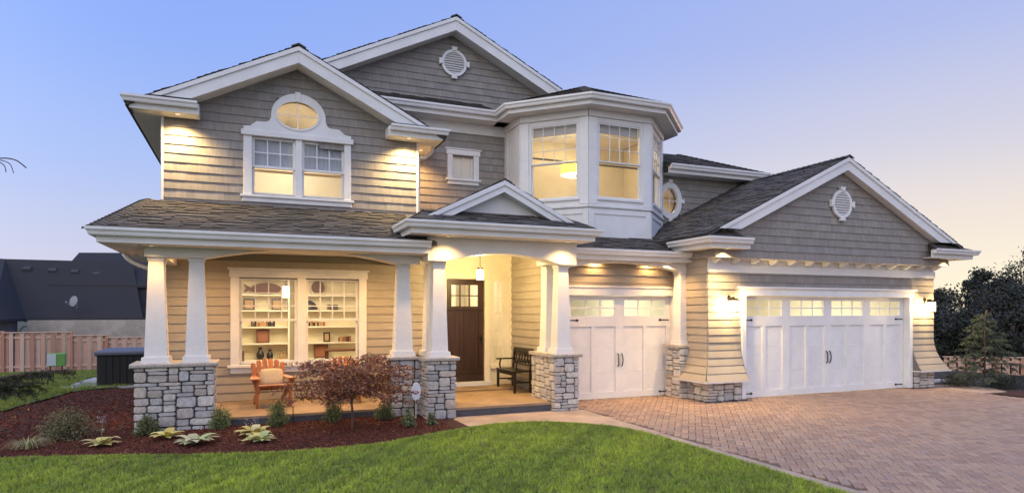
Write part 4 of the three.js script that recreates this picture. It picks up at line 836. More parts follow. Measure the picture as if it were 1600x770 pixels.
const grassM = new THREE.MeshPhysicalMaterial({ color: 0xffffff, roughness: 0.8, transmission: 0.25, thickness: 0 });
function blades(name, geo, list, label) {
  const im = new THREE.InstancedMesh(geo, grassM, list.length), m = new THREE.Matrix4(), q = new THREE.Quaternion(), c = new THREE.Color();
  list.forEach(([x, y, z, s, col], i) => { q.setFromAxisAngle(V(0, 1, 0), rnd() * 6.283); m.compose(V(x, y, z), q, V(s, s * rr(0.8, 1.2), s)); im.setMatrixAt(i, m); im.setColorAt(i, c.setRGB(...col)); });
  im.name = numbered(name); im.castShadow = im.receiveShadow = true; im.userData = { kind: 'stuff', label, category: 'grass' }; scene.add(im); return im;
}
seed(71);
const grassCol = (x, z) => { const p = 0.5 + 0.5 * nz(x * 0.55, z * 0.8), q = rnd(); const k = rr(0.6, 1.4) * (0.8 + 0.4 * p) * (0.8 + 0.4 * (0.5 + 0.5 * nz(x * 2.1 + 9, z * 2.7))); return q < 0.085 ? [0.26 * k, 0.23 * k, 0.09 * k] : [(0.27 + 0.12 * p) * k, (0.385 + 0.08 * p) * k, (0.055 - 0.012 * p) * k]; };
{
  const g = tuft(7, 0.072, 0.034, 0.0036), list = [];
  const put = (n, x0, x1, z0, z1) => { for (let i = 0; i < n; i++) { const x = rr(x0, x1), z = rr(z0, z1); if (inPoly(x, z, lawnPoly)) list.push([x, 0.033, z, rr(0.6, 1.25) * (0.85 + 0.35 * nz(x * 3.3, z * 2.9)), grassCol(x, z)]); } };
  put(44000, -4.2, 5.42, -9.6, -4.6); put(12000, -9, 5.4, -9.9, -2);
  for (let i = 0; i < LE.length - 1; i++) for (let k = 0; k < 70; k++) { const t = rnd(), x = LE[i][0] + (LE[i + 1][0] - LE[i][0]) * t + rr(-0.025, 0.025), z = LE[i][1] + (LE[i + 1][1] - LE[i][1]) * t + rr(-0.02, 0.045); if (z < -3 && x > -5) list.push([x, 0.02, z, rr(0.7, 1.2), grassCol(x, z)]); }
  blades('grass', g, list, 'mown green lawn grass in front of the mulch bed');
  const g2 = tuft(9, 0.075, 0.06, 0.004), l2 = [];
  for (let i = 0; i < 26000; i++) { const z = rr(-28.5, -12.8), x = rr(-16, backX(z)); l2.push([x, lTerr(x, z) + 0.05, z, rr(0.8, 1.3), grassCol(x, z).map((v) => v * 0.6)]); }
  blades('grass', g2, l2, 'mown lawn grass before the board fence');
}
/* bark chips */
{
  seed(88); const g = uvm(new THREE.BoxGeometry(1, 0.35, 0.4)), m = std(1, 1, 1, 0.9, { map: T.fine }), list = [], M4 = new THREE.Matrix4(), q = new THREE.Quaternion(), e = new THREE.Euler(), c = new THREE.Color();
  const ok = (x, z) => !inPoly(x, z, lawnPoly) && !(x > -1.5 && z < -10.98) && !(x > 2.75 && z < -10.4) && !(x > 2.95 - 0.4 * Math.max(0, z + 10) && z > -10.4 && z < -9.3 && x > 2.95) && !(z < -13.2 && x < backX(z));
  const put = (n, x0, x1, z0, z1, s) => { for (let i = 0; i < n; i++) { const x = rr(x0, x1), z = rr(z0, z1); if (ok(x, z)) list.push([x, z, s * rr(0.5, 1.3)]); } };
  put(42000, -4.6, 3.2, -11.2, -8.45, 0.034); put(12000, -6, -1.5, -18, -11, 0.045);
  const im = new THREE.InstancedMesh(g, m, list.length);
  list.forEach(([x, z, s], i) => { q.setFromEuler(e.set(rr(-0.7, 0.7), rnd() * 6.283, rr(-0.5, 0.5))); M4.compose(V(x, mulchY(x, z) + 0.006, z), q, V(s, s * rr(0.4, 0.8), s)); im.setMatrixAt(i, M4); const k = rr(0.45, 1.5), w = rnd() < 0.015 ? 2.6 : 1; im.setColorAt(i, c.setRGB(0.1 * k * w, 0.025 * k * w * w * 0.9, 0.01 * k * w * w)); });
  im.name = 'bark_chips'; im.castShadow = im.receiveShadow = true; im.userData = { kind: 'stuff', label: 'red brown bark chips covering the flower bed', category: 'mulch' }; scene.add(im);
}
/* walk and drive edge, poured exposed-aggregate concrete in bays */
{
  const walk = struct(group('walk', scene));
  const inner = smooth([[2.93, -10.35], [2.88, -9.95], [2.95, -9.55], [3.17, -9.2]], 5);
  const lawnSide = LE.filter(([x, z]) => x > 3.2 && z < -8.0 || x > 5.2);
  const cut = lawnSide.filter((p) => p[1] < -8.3), rest = lawnSide.filter((p) => p[1] >= -8.3);
  mesh('concrete_bay', flat([...inner, ...cut, [5.22, -8.3], [5.76, -8.3], [5.76, -10.48], [5.1, -10.6], [2.93, -10.6]].map(([x, z]) => [x, z]), -0.08, 0.004), M.concrete, walk);
  let z = -8.29; for (const zn of [-6.5, -4.6, -2]) { const side = LE.filter((p) => p[1] > z && p[1] < zn && p[0] > 5); const xa = (zz) => { let b = LE[0]; for (const p of LE) if (p[0] > 5 && Math.abs(p[1] - zz) < Math.abs(b[1] - zz)) b = p; return b[0]; }; mesh('concrete_bay', flat([[xa(z), z], ...side, [xa(zn), zn - 0.01], [5.75, zn - 0.01], [5.76, z]], -0.08, 0.004), M.concrete, walk); z = zn; }
}
/* herringbone pavers */
{
  const drive = struct(group('driveway', scene));
  mesh('sand_bed', flat([[5.72, -11.68], [15.5, -11.68], [15.5, -2], [5.72, -2]], -0.08, -0.022), std(0.16, 0.12, 0.098, 0.95, { map: T.fine }), drive);
  seed(515);
  const a = 0.105, ang = Math.PI / 4 - 0.12, co = Math.cos(ang), si = Math.sin(ang), list = [];
  const mats = [[0.4, 0.26, 0.185], [0.45, 0.295, 0.205], [0.37, 0.24, 0.175], [0.48, 0.325, 0.225], [0.43, 0.29, 0.215], [0.33, 0.22, 0.165], [0.39, 0.275, 0.215]].map((c) => std(...c, 0.85, { map: T.stone, bumpMap: T.stoneB, bumpScale: 0.003 }));
  for (let i = -130; i < 130; i++) for (let j = -130; j < 130; j++) {
    const k = (((i - j) % 4) + 4) % 4; if (k !== 0 && k !== 2) continue;
    const u = k === 0 ? (i + 1) * a : (i + 0.5) * a, v = k === 0 ? (j + 0.5) * a : j * a;
    const x = 10 + u * co - v * si, z = -7 + u * si + v * co;
    const right = 15.15 + Math.max(0, -(z + 9.2)) * 0.2;
    if (x < 5.84 || x > right || z < -11.5 || z > -3.2 || (z < -10.3 && ((x > 8.55 && x < 9.5) || x > 14.55)) || (z < -10.48 && x > 9.4)) continue;
    const d = 0.3833 * x + 0.9236 * -z, r = 0.9236 * x + 0.3833 * z; const sx = Math.abs(r / d) < 0.82 && d > 6.3; list.push([x, z, k === 0 ? -ang : -ang + Math.PI / 2, sx ? d : 99 + d]);
  }
  list.sort((p, q) => p[3] - q[3]);
  const unit = (() => { const L = 0.102, W = 0.0495, h = 0.025, c = 0.007, P = (x, y, z) => [x, y, z], pos = []; const t = [[-L + c, -W + c], [L - c, -W + c], [L - c, W - c], [-L + c, W - c]], b = [[-L, -W], [L, -W], [L, W], [-L, W]], f = [[-L, -W], [L, -W], [L, W], [-L, W]];
    const quad = (A, B, C, D) => pos.push(...A, ...D, ...C, ...A, ...C, ...B);
    quad(P(t[0][0], h, t[0][1]), P(t[1][0], h, t[1][1]), P(t[2][0], h, t[2][1]), P(t[3][0], h, t[3][1]));
    for (let i = 0; i < 4; i++) { const k = (i + 1) % 4; quad(P(b[i][0], h - c, b[i][1]), P(b[k][0], h - c, b[k][1]), P(t[k][0], h, t[k][1]), P(t[i][0], h, t[i][1])); quad(P(f[i][0], 0, f[i][1]), P(f[k][0], 0, f[k][1]), P(b[k][0], h - c, b[k][1]), P(b[i][0], h - c, b[i][1])); }
    const g = new THREE.BufferGeometry(); g.setAttribute('position', new THREE.Float32BufferAttribute(pos, 3)); g.computeVertexNormals(); return uvm(g); })();
  const far = mats.map(() => []), clump = (x, z) => Math.floor((0.5 + 0.5 * nz(x * 0.9, z * 1.3)) * 3.999);
  list.forEach(([x, z, ry], i) => {
    const mi = rnd() < 0.35 ? clump(x, z) : Math.floor(rnd() * mats.length), y = -0.024 + rr(-0.002, 0.002);
    if (i < 300) { const o = add('paver', unit, mats[mi], drive); o.position.set(x, y, z); o.rotation.set(rr(-0.012, 0.012), ry, rr(-0.012, 0.012)); }
    else { const g = unit.clone(); g.applyMatrix4(new THREE.Matrix4().compose(V(x, y, z), new THREE.Quaternion().setFromEuler(new THREE.Euler(rr(-0.012, 0.012), ry, rr(-0.012, 0.012))), V(1, 1, 1))); far[mi].push(g); }
  });
  far.forEach((g, i) => { if (g.length) stuff(add('pavers', mergeGeometries(g), mats[i], drive)); });
  mesh('apron', flat([[8.7, -11.52], [8.7, -11.7], [5.9, -11.7], [5.9, -11.52]], -0.08, -0.004), M.concrete, drive); mesh('apron', flat([[9.45, -10.47], [14.65, -10.47], [14.65, -10.7], [9.45, -10.7]].reverse(), -0.08, -0.004), M.concrete, drive);
}
/* right of the drive: path, beds, low kerb */
{
  struct(mesh('path', flat([[15.18, -10.1], [15.42, -10.6], [15.7, -10.75], [16.3, -10.4], [16.4, -9.7], [15.9, -9.0], [15.15, -9.15]], -0.08, 0.002), std(0.42, 0.31, 0.25, 0.9, { map: T.blot }), scene));
  struct(mesh('mulch_bed', grid(15.2, 21, 30, -9.0, -4, 20, (x, z) => lTerr(x, z) + 0.02 + 0.015 * nz(x, z)), M.mulch, scene));
  struct(mesh('mulch_bed', grid(15.4, 22, 30, -14, -9.0, 20, (x, z) => lTerr(x, z) - 0.01 + 0.015 * nz(x, z)), std(0.05, 0.035, 0.022, 0.95, { map: T.stone, bumpMap: T.stoneB, bumpScale: 0.02 }), scene));
  tag(mesh('kerb', cb(15.9, 17.6, -0.05, 0.06, -11.15, -11.0, 0.015), std(0.6, 0.58, 0.56, 0.8), scene), 'short pale kerb beside the end of the garage', 'kerb');
}
/* ---------- plants ---------- */
const leafMat = (r, g, b, t = 0.25) => new THREE.MeshPhysicalMaterial({ color: 0xffffff, vertexColors: true, roughness: 0.75, transmission: t, thickness: 0 });
const LM = leafMat();
const bark = std(0.09, 0.065, 0.05, 0.9, { map: T.grain, bumpMap: T.grainB, bumpScale: 0.006 });
/* collects small leaf faces with a colour each */
class Leaves {
  constructor() { this.p = []; this.c = []; }
  quad(o, u, v, k) { const a = o, q = [a.clone().addScaledVector(u, -0.5), a.clone().addScaledVector(v, 0.5), a.clone().addScaledVector(u, 0.5), a.clone().addScaledVector(v, -0.5)]; for (const i of [0, 1, 2, 0, 2, 3]) { this.p.push(q[i].x, q[i].y, q[i].z); this.c.push(...k); } }
  strip(pts, ws, side, k) { for (let i = 0; i < pts.length - 1; i++) { const a = pts[i], b = pts[i + 1], A = a.clone().addScaledVector(side, ws[i]), A2 = a.clone().addScaledVector(side, -ws[i]), B = b.clone().addScaledVector(side, ws[i + 1]), B2 = b.clone().addScaledVector(side, -ws[i + 1]); for (const q of [A, A2, B2, A, B2, B]) { this.p.push(q.x, q.y, q.z); this.c.push(...k); } } }
  geo() { const g = new THREE.BufferGeometry(); g.setAttribute('position', new THREE.Float32BufferAttribute(this.p, 3)); g.setAttribute('color', new THREE.Float32BufferAttribute(this.c, 3)); g.computeVertexNormals(); return uvm(g); }
}
const rdir = () => { const z = rr(-1, 1), a = rnd() * 6.283, r = Math.sqrt(1 - z * z); return V(r * Math.cos(a), z, r * Math.sin(a)); };
function leafAt(L, o, s, asp, k, flatness = 0) { let n = rdir(); if (flatness) n = n.lerp(V(0, 1, 0), flatness).normalize(); const u = n.clone().cross(rdir()).normalize(), v = n.clone().cross(u).normalize(); L.quad(o, u.multiplyScalar(s), v.multiplyScalar(s * asp), k); }
/* small rounded shrub of leafy sprigs */
function shrub(name, label, cat, x, z, w, h, cols, n, ls, grp, asp = 0.5) {
  const y = mulchY(x, z), t = thing(name, label, cat, [x, y, z], rnd() * 6, grp), L = new Leaves(), stems = [];
  const sp = Math.max(10, Math.round(n / 34));
  for (let i = 0; i < sp; i++) {
    const d = rdir(); d.y = Math.abs(d.y) * 1.1 + 0.15; d.normalize(); const rad = rr(0.78, 1.1), tip = V(d.x * w / 2 * rad, Math.min(h * 1.05, d.y * h * rad), d.z * w / 2 * rad), base = V(d.x * 0.03, 0, d.z * 0.03);
    stems.push(tube([base.toArray(), base.clone().lerp(tip, 0.5).add(V(0, 0.02, 0)).toArray(), tip.toArray()], 0.003, 3, 3));
    for (let j = 0; j < 34; j++) { const f = Math.pow(rnd(), 0.6), c = pick(cols), k = rr(0.7, 1.25), p = base.clone().lerp(tip, 0.3 + 0.75 * f).add(rdir().multiplyScalar(0.055 * w / 0.45)); if (p.y < 0.01) p.y = 0.01 + rnd() * 0.03; leafAt(L, p, ls * rr(0.7, 1.3), asp, c.map((v) => v * k), 0.3); }
  }
  add('foliage', L.geo(), LM, t); mesh('stems', merge(stems), bark, t); return t;
}
/* hosta: arching broad leaves in a rosette */
function hosta(x, z, s, label, cols, flower) {
  const t = thing('hosta', label, 'plant', [x, mulchY(x, z), z], rnd() * 6), n = 17;
  for (let i = 0; i < n; i++) {
    const a = i * 2.4 + rr(-0.2, 0.2), len = s * rr(0.75, 1.1), lift = i < 5 ? rr(0.9, 1.3) : rr(0.45, 0.8), L = new Leaves(), pts = [], ws = [], d = V(Math.cos(a), 0, Math.sin(a)), side = V(-d.z, 0, d.x), c = pick(cols), k = rr(0.8, 1.2);
    for (let j = 0; j <= 6; j++) { const f = j / 6; pts.push(d.clone().multiplyScalar(len * f).add(V(0, len * lift * (f * 1.15 - f * f * 0.85) + 0.015, 0))); ws.push(len * 0.25 * Math.sin(Math.PI * Math.min(1, Math.pow(f, 0.75) * 0.97 + 0.03))); }
    L.strip(pts, ws, side, c.map((v) => v * k)); add('leaf', L.geo(), LM, t);
  }
  if (flower) { mesh('flower_stalk', tube([[0, 0, 0], [0.02, 0.2, 0], [0.01, 0.38, 0.01]], 0.005, 8, 5), std(0.2, 0.24, 0.1, 0.8), t); const L = new Leaves(); for (let i = 0; i < 40; i++) leafAt(L, V(rr(-0.05, 0.06), 0.38 + rr(-0.05, 0.05), rr(-0.05, 0.05)), rr(0.014, 0.028), 0.6, [0.42, 0.4, 0.52].map((v) => v * rr(0.8, 1.15))); for (let i = 0; i < 6; i++) leafAt(L, V(rr(-0.02, 0.02), 0.22 + rr(-0.02, 0.02), rr(-0.02, 0.02)), 0.03, 0.6, [0.6, 0.5, 0.4]); add('flowers', L.geo(), LM, t); }
  return t;
}
seed(333);
const gold = [[0.5, 0.42, 0.1], [0.58, 0.52, 0.16], [0.42, 0.4, 0.1]], pale = [[0.36, 0.42, 0.2], [0.5, 0.5, 0.3], [0.3, 0.38, 0.15]];
const G1 = [[0.1, 0.14, 0.045], [0.15, 0.19, 0.055], [0.2, 0.21, 0.065], [0.075, 0.105, 0.045]], G2 = [[0.13, 0.2, 0.06], [0.19, 0.26, 0.07], [0.1, 0.15, 0.055], [0.24, 0.28, 0.1]], G3 = [[0.17, 0.16, 0.065], [0.24, 0.21, 0.085], [0.12, 0.12, 0.055], [0.3, 0.25, 0.1]];
shrub('spreading_shrub', 'broad bronze green shrub in the open mulch left of the corner pier', 'shrub', -2.36, -10.85, 0.72, 0.38, G3, 5200, 0.026);
shrub('evergreen_shrub', 'dense small green shrub at the outer corner of the wide stone pier', 'shrub', -1.34, -10.62, 0.36, 0.31, G1, 2600, 0.024);
shrub('evergreen_shrub', 'airy small green shrub at the inner corner of the wide stone pier', 'shrub', -0.38, -10.8, 0.36, 0.33, G2, 1800, 0.026);
shrub('evergreen_shrub', 'upright small green shrub in front of the orange chair with the cushion', 'shrub', 0.45, -10.7, 0.34, 0.42, G2, 2000, 0.026);
shrub('evergreen_shrub', 'green shrub at the porch step on the chair side of the red maple', 'shrub', 1.3, -10.74, 0.34, 0.38, G1.concat(G2), 2000, 0.026);
shrub('evergreen_shrub', 'green shrub at the porch step on the entry side of the red maple', 'shrub', 2.1, -10.6, 0.34, 0.33, G1.concat(G2), 1700, 0.026);
shrub('broadleaf_shrub', 'small pale leaved shrub in the mulch beside the white oval sign', 'shrub', 2.3, -9.75, 0.26, 0.27, [[0.2, 0.23, 0.1], [0.28, 0.28, 0.14], [0.13, 0.17, 0.07]], 500, 0.045, undefined, 0.6);
shrub('broadleaf_shrub', 'smallest leafy shrub at the foot of the left entry pier', 'shrub', 2.72, -9.85, 0.17, 0.2, [[0.1, 0.14, 0.06], [0.2, 0.22, 0.1]], 320, 0.04, undefined, 0.6);
hosta(-1.8, -10.05, 0.25, 'golden hosta with a tall lilac flower stalk', gold, true);
hosta(-1.05, -10.2, 0.24, 'golden hosta without flowers in front of the wide stone pier', gold.concat([[0.6, 0.6, 0.25]]));
hosta(-0.66, -9.62, 0.3, 'pale green hosta with cream edged leaves near the lawn', pale);
hosta(0.1, -10.02, 0.27, 'cream and green hosta nearer the porch of the close pair', pale.concat(gold));
hosta(0.17, -9.45, 0.25, 'yellow green hosta nearer the lawn of the close pair', gold.concat(pale));
{ /* arching ornamental grass */
  const x = -2.66, z = -10.2, t = thing('ornamental_grass', 'low cream striped ornamental grass clump at the end of the bed', 'plant', [x, mulchY(x, z), z]), L = new Leaves();
  for (let i = 0; i < 260; i++) { const a = rnd() * 6.283, len = rr(0.14, 0.3), d = V(Math.cos(a), 0, Math.sin(a)), side = V(-d.z, 0, d.x), pts = [], ws = [], k = rr(0.7, 1.2), c = pick([[0.5, 0.42, 0.2], [0.42, 0.38, 0.16], [0.22, 0.25, 0.08]]); for (let j = 0; j <= 4; j++) { const f = j / 4; pts.push(d.clone().multiplyScalar(len * (0.08 + f)).add(V(0, len * (f * 1.7 - f * f * 1.55) + 0.01, 0))); ws.push(0.0035 * (1 - f * 0.85)); } L.strip(pts, ws, side, c.map((v) => v * k)); }
  add('blades', L.geo(), LM, t);
}
{ /* small white flower spray */
  const x = 0.06, z = -10.55, t = thing('white_flowers', 'low spray of white flowers beside the porch step', 'flowers', [x, mulchY(x, z), z]), L = new Leaves(); for (let i = 0; i < 60; i++) leafAt(L, V(rr(-0.1, 0.1), rr(0.05, 0.19), rr(-0.06, 0.06)), rr(0.014, 0.028), 0.6, [0.55, 0.55, 0.6].map((v) => v * rr(0.6, 1.15))); for (let i = 0; i < 30; i++) leafAt(L, V(rr(-0.07, 0.07), rr(0, 0.1), rr(-0.05, 0.05)), 0.04, 0.5, [0.12, 0.16, 0.06]);
  add('blooms', L.geo(), LM, t); mesh('stalk', tube([[0, 0, 0], [0.01, 0.1, 0], [0.0, 0.16, 0]], 0.004, 4, 4), bark, t);
}
/* red Japanese maple: layered spreading limbs */
{
  seed(606); const x = 1.5, z = -10.05, t = thing('maple_tree', 'low spreading red leaved maple in the mulch before the porch', 'tree', [x, mulchY(x, z), z]), wood = [tube([[0, -0.03, 0], [0.01, 0.2, 0], [-0.01, 0.42, 0.01], [0.0, 0.62, 0]], 0.017, 10, 7)], L = new Leaves(), cols = [[0.28, 0.1, 0.052], [0.2, 0.07, 0.042], [0.36, 0.145, 0.06], [0.14, 0.05, 0.038], [0.42, 0.2, 0.08]];
  for (let i = 0; i < 44; i++) {
    const a = i * 2.4 + rr(-0.3, 0.3), lvl = i / 44, y0 = 0.4 + 0.24 * rnd(), len = rr(0.6, 1.12) * (1 - 0.4 * Math.abs(lvl - 0.4)), ty = 0.5 + lvl * 0.62 + rr(-0.06, 0.06), tip = V(Math.cos(a) * len, ty - 0.07, Math.sin(a) * len * 0.8), mid = V(Math.cos(a) * len * 0.5, ty + 0.06, Math.sin(a) * len * 0.4);
    wood.push(tube([[0, y0, 0], mid.toArray(), tip.toArray()], 0.0045, 8, 4));
    const cv = new THREE.QuadraticBezierCurve3(V(0, y0, 0), mid.clone().add(V(0, 0.05, 0)), tip);
    for (let j = 0; j < 17; j++) { const p = cv.getPoint(rr(0.3, 1.02)), q = p.clone().add(V(rr(-0.16, 0.16), rr(-0.035, 0.03), rr(-0.16, 0.16))); if (j % 3 === 0) wood.push(tube([p.toArray(), q.toArray()], 0.0015, 1, 3));
      for (let n = 0; n < 7; n++) { const c = pick(cols), k = rr(0.65, 1.35), o = q.clone().add(V(rr(-0.09, 0.09), rr(-0.04, 0.035), rr(-0.09, 0.09))); for (let f = 0; f < 2; f++) leafAt(L, o.clone().add(V(rr(-0.015, 0.015), 0, rr(-0.015, 0.015))), rr(0.04, 0.062), 0.42, c.map((v) => v * k), 0.45); } }
  }
  mesh('trunk', merge(wood), std(0.12, 0.07, 0.055, 0.85, { map: T.grain }), t); add('crown', L.geo(), LM, t);
}
/* drooping conifer */
function conifer(t, h, spread, nb, cols, first = 0.08) {
  const wood = [tube([[0, -0.05, 0], [0.01, h * 0.5, 0.01], [0.03, h * 0.92, 0], [0.1, h, 0]], Math.max(0.012, h * 0.011), 16, 6)], L = new Leaves();
  for (let i = 0; i < nb; i++) { const f = first + (1 - first) * (i / nb), a = i * 2.4 + rr(-0.3, 0.3), len = spread * Math.pow(1 - f, 0.75) * rr(0.7, 1.1) + 0.06; needleBranch(wood, L, V(0, h * f * 0.97, 0), V(Math.cos(a), 0.18, Math.sin(a)), len, cols, h); }
  mesh('trunk', merge(wood), bark, t); add('crown', L.geo(), LM, t);
}
function needleBranch(wood, L, o, d, len, cols, h) {
  const tip = o.clone().addScaledVector(d, len).add(V(0, -0.12 * len, 0)), mid = o.clone().addScaledVector(d, len * 0.55).add(V(0, 0.05 * len, 0)), cv = new THREE.QuadraticBezierCurve3(o, mid, tip);
  wood.push(tube([o.toArray(), cv.getPoint(0.5).toArray(), tip.toArray()], 0.005 + 0.003 * len, 6, 4));
  const n = Math.max(5, Math.round(len * 26));
  for (let j = 0; j < n; j++) {
    const p = cv.getPoint(rr(0.12, 1)), s = V(-d.z, 0, d.x).multiplyScalar(rnd() < 0.5 ? 1 : -1), l = rr(0.1, 0.26) * (0.5 + 0.5 * len), q = p.clone().addScaledVector(s, l * 0.6).addScaledVector(d, l * 0.5).add(V(0, -l * rr(0.2, 0.75), 0));
    for (let m = 0; m < 30; m++) { const w = p.clone().lerp(q, rnd()), u = rdir(), c = pick(cols), k = rr(0.7, 1.3); u.y -= 0.25; u.normalize(); L.quad(w.addScaledVector(u, 0.02), u.multiplyScalar(0.065), u.clone().cross(rdir()).normalize().multiplyScalar(0.009), c.map((v) => v * k)); }
  }
}
seed(7070);
conifer(thing('conifer', 'young weeping conifer in the bed beyond the garage', 'tree', [16.4, lTerr(16.4, -9.85), -9.85]), 1.85, 0.95, 46, [[0.07, 0.1, 0.065], [0.1, 0.135, 0.08], [0.05, 0.07, 0.05]]);
{ /* tall conifer whose trunk stands left of the frame */
  const t = thing('conifer', 'tall dark weeping conifer at the left end of the bed', 'tree', [-3.9, mulchY(-3.9, -11.3), -11.3]), cols = [[0.035, 0.045, 0.02], [0.05, 0.055, 0.022], [0.028, 0.035, 0.018]], wood = [tube([[0, -0.05, 0], [0, 1.4, 0], [0.04, 2.8, 0], [0.12, 3.4, 0.03], [0.2, 3.7, 0.05]], 0.035, 24, 7), tube([[0.2, 3.7, 0.05], [0.6, 3.96, 0.1], [0.86, 3.95, 0.2], [1.0, 3.84, 0.25]], 0.009, 12, 5), tube([[0.62, 3.96, 0.1], [0.78, 3.9, 0.16], [0.84, 3.76, 0.2]], 0.006, 8, 4), tube([[0.6, 3.95, 0.1], [0.7, 3.88, 0.1], [0.73, 3.78, 0.12]], 0.006, 8, 4)], L = new Leaves();
  for (let i = 0; i < 42; i++) { const f = 0.2 + 0.75 * i / 42, a = Math.PI * (0.62 + 0.76 * ((i * 0.618) % 1)) , len = 0.9 * (1 - f) + 0.2; needleBranch(wood, L, V(0, 3.7 * f, 0), V(Math.cos(a), 0.1, Math.sin(a)), len, cols, 3.7); }
  for (const [y, len, dy, dz] of [[0.62, 1.5, 0.34, 0.12], [0.64, 1.45, 0.3, 0.04], [0.66, 1.35, 0.3, -0.08], [0.6, 1.2, 0.26, 0.14], [0.58, 1.1, 0.24, 0.0], [0.55, 0.9, 0.2, 0.1], [0.6, 1.0, 0.16, -0.05]]) needleBranch(wood, L, V(0, y, 0), V(1, dy, dz), len, cols, 3.7);
  mesh('trunk', merge(wood), bark, t); add('crown', L.geo(), LM, t);
}
/* broadleaf trees far right, dark against the afterglow */
function bigTree(label, x, z, h, w, n, sd, cols, grp, low = 0.18) {
  seed(sd); const t = thing('broadleaf_tree', label, 'tree', [x, lTerr(x, z) - 0.1, z], 0, grp), wood = [tube([[0, -0.2, 0], [0.1, h * 0.25, 0], [-0.1, h * 0.5, 0.1], [0, h * 0.8, 0]], h * 0.022, 10, 7)], L = new Leaves();
  for (let i = 0; i < 46; i++) {
    const d = rdir(), c = V(d.x * w * 0.42 * rr(0.45, 1.2), h * (0.55 + 0.42 * d.y * rr(0.5, 1.12)), d.z * w * 0.42 * rr(0.45, 1.2)); if (c.y < h * low) c.y = h * rr(low, 0.4);
    wood.push(tube([[0, h * rr(0.2, 0.5), 0], c.clone().multiplyScalar(0.55).add(V(0, h * 0.18, 0)).toArray(), c.toArray()], h * 0.005, 6, 4));
    const r = w * rr(0.07, 0.16);
    for (let j = 0; j < n / 46; j++) { const o = rdir().multiplyScalar(r * Math.cbrt(rnd()) * (rnd() < 0.16 ? 1.5 : 1)); o.y *= 0.75; leafAt(L, c.clone().add(o), rr(0.12, 0.24), 0.55, pick(cols).map((v) => v * rr(0.6, 1.3)), 0.15); }
  }
  mesh('trunk', merge(wood), bark, t); add('crown', L.geo(), LM, t);
}
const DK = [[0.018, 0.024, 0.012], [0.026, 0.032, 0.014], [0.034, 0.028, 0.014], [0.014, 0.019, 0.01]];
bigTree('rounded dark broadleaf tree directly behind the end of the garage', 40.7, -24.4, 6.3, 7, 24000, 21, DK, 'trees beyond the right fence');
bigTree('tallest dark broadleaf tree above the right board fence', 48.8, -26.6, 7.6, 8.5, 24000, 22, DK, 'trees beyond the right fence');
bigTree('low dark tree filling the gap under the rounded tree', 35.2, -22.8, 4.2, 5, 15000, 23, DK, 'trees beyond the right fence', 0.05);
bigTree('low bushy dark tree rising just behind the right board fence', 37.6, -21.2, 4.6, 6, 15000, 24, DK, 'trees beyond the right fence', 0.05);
seed(91);
for (const [x, z, w, lab] of [[16.0, -10.2, 0.8, 'low dark shrub nearest the garage under the weeping conifer'], [16.8, -9.7, 0.9, 'low dark shrub just beyond the weeping conifer'], [17.5, -9.2, 1.0, 'low dark spreading shrub before the right board fence']]) shrub('low_shrub', lab, 'shrub', x, z, w, 0.3, [[0.035, 0.05, 0.03], [0.05, 0.065, 0.035], [0.07, 0.08, 0.05]], 2600, 0.035);
/* ---------- board fences ---------- */
const fenceM = [[0.62, 0.37, 0.26], [0.68, 0.42, 0.31], [0.56, 0.31, 0.21], [0.64, 0.39, 0.28], [0.7, 0.46, 0.34], [0.5, 0.25, 0.16]].map((c) => std(...c, 0.85, { map: T.grain, bumpMap: T.grainB, bumpScale: 0.003 }));
const boardG = [0, 1, 2].map(() => { const g = cb(-0.5, 0.5, 0, 1, -0.5, 0.5, 0.02); return uvm(g); });
function fence(label, bays, y0f) {                              // bays: [xa, za, xb, zb, top]
  const t = thing('board_fence', label, 'fence', [bays[0][0], y0f(bays[0][0], bays[0][1]), bays[0][1]]), o = t.position;
  const place = (name, g, m, x, y, z, ry, sx, sy, sz) => { const b = add(name, g, m, t); b.position.set(x - o.x, y - o.y, z - o.z); b.rotation.y = ry; b.scale.set(sx, sy, sz); return b; };
  for (const [xa, za, xb, zb, top] of bays) {
    const L = Math.hypot(xb - xa, zb - za), ry = Math.atan2(-(zb - za), xb - xa), n = Math.round(L / 0.175), nxv = Math.sin(ry), nzv = Math.cos(ry);
    for (let i = 0; i < n; i++) { const f = (i + 0.5) / n, x = xa + (xb - xa) * f, z = za + (zb - za) * f, yb = y0f(x, z) + 0.05, off = i % 2 ? 0.035 : -0.035, bd = place('board', pick(boardG), pick(fenceM), x + nxv * off, yb, z + nzv * off, ry, rr(0.128, 0.138), top - yb - 0.03, 0.018); bd.rotation.z = rr(-0.004, 0.004); }
    for (const h of [0.22, top - y0f((xa + xb) / 2, (za + zb) / 2) - 0.25]) place('rail', boardG[0], fenceM[4], (xa + xb) / 2, y0f((xa + xb) / 2, (za + zb) / 2) + h, (za + zb) / 2, ry, L, 0.085, 0.034);
    place('cap_rail', boardG[0], fenceM[4], (xa + xb) / 2, top - 0.03, (za + zb) / 2, ry, L + 0.05, 0.035, 0.14);
    for (const [x, z] of [[xb, zb]]) place('post', boardG[0], fenceM[5], x, y0f(x, z) - 0.05, z, ry, 0.1, top - y0f(x, z) + 0.05, 0.13);
  }
  return t;
}
seed(131);
fence('long red brown board fence stepping down before the neighbouring house', [[-13.2, -30, -10.9, -30, 1.06], [-10.9, -30, -8.6, -30, 1.06], [-8.6, -30, -6.4, -30, 1.02], [-6.4, -30, -5.2, -30, 0.88], [-5.2, -30, -2.6, -30, 0.78]], lTerr);
fence('short weathered board fence below the dark trees', [[28.2, -18.6, 30.0, -17.5, -0.15], [30.0, -17.5, 31.8, -16.2, -0.15], [31.8, -16.2, 33.6, -14.6, 0.05]], lTerr);
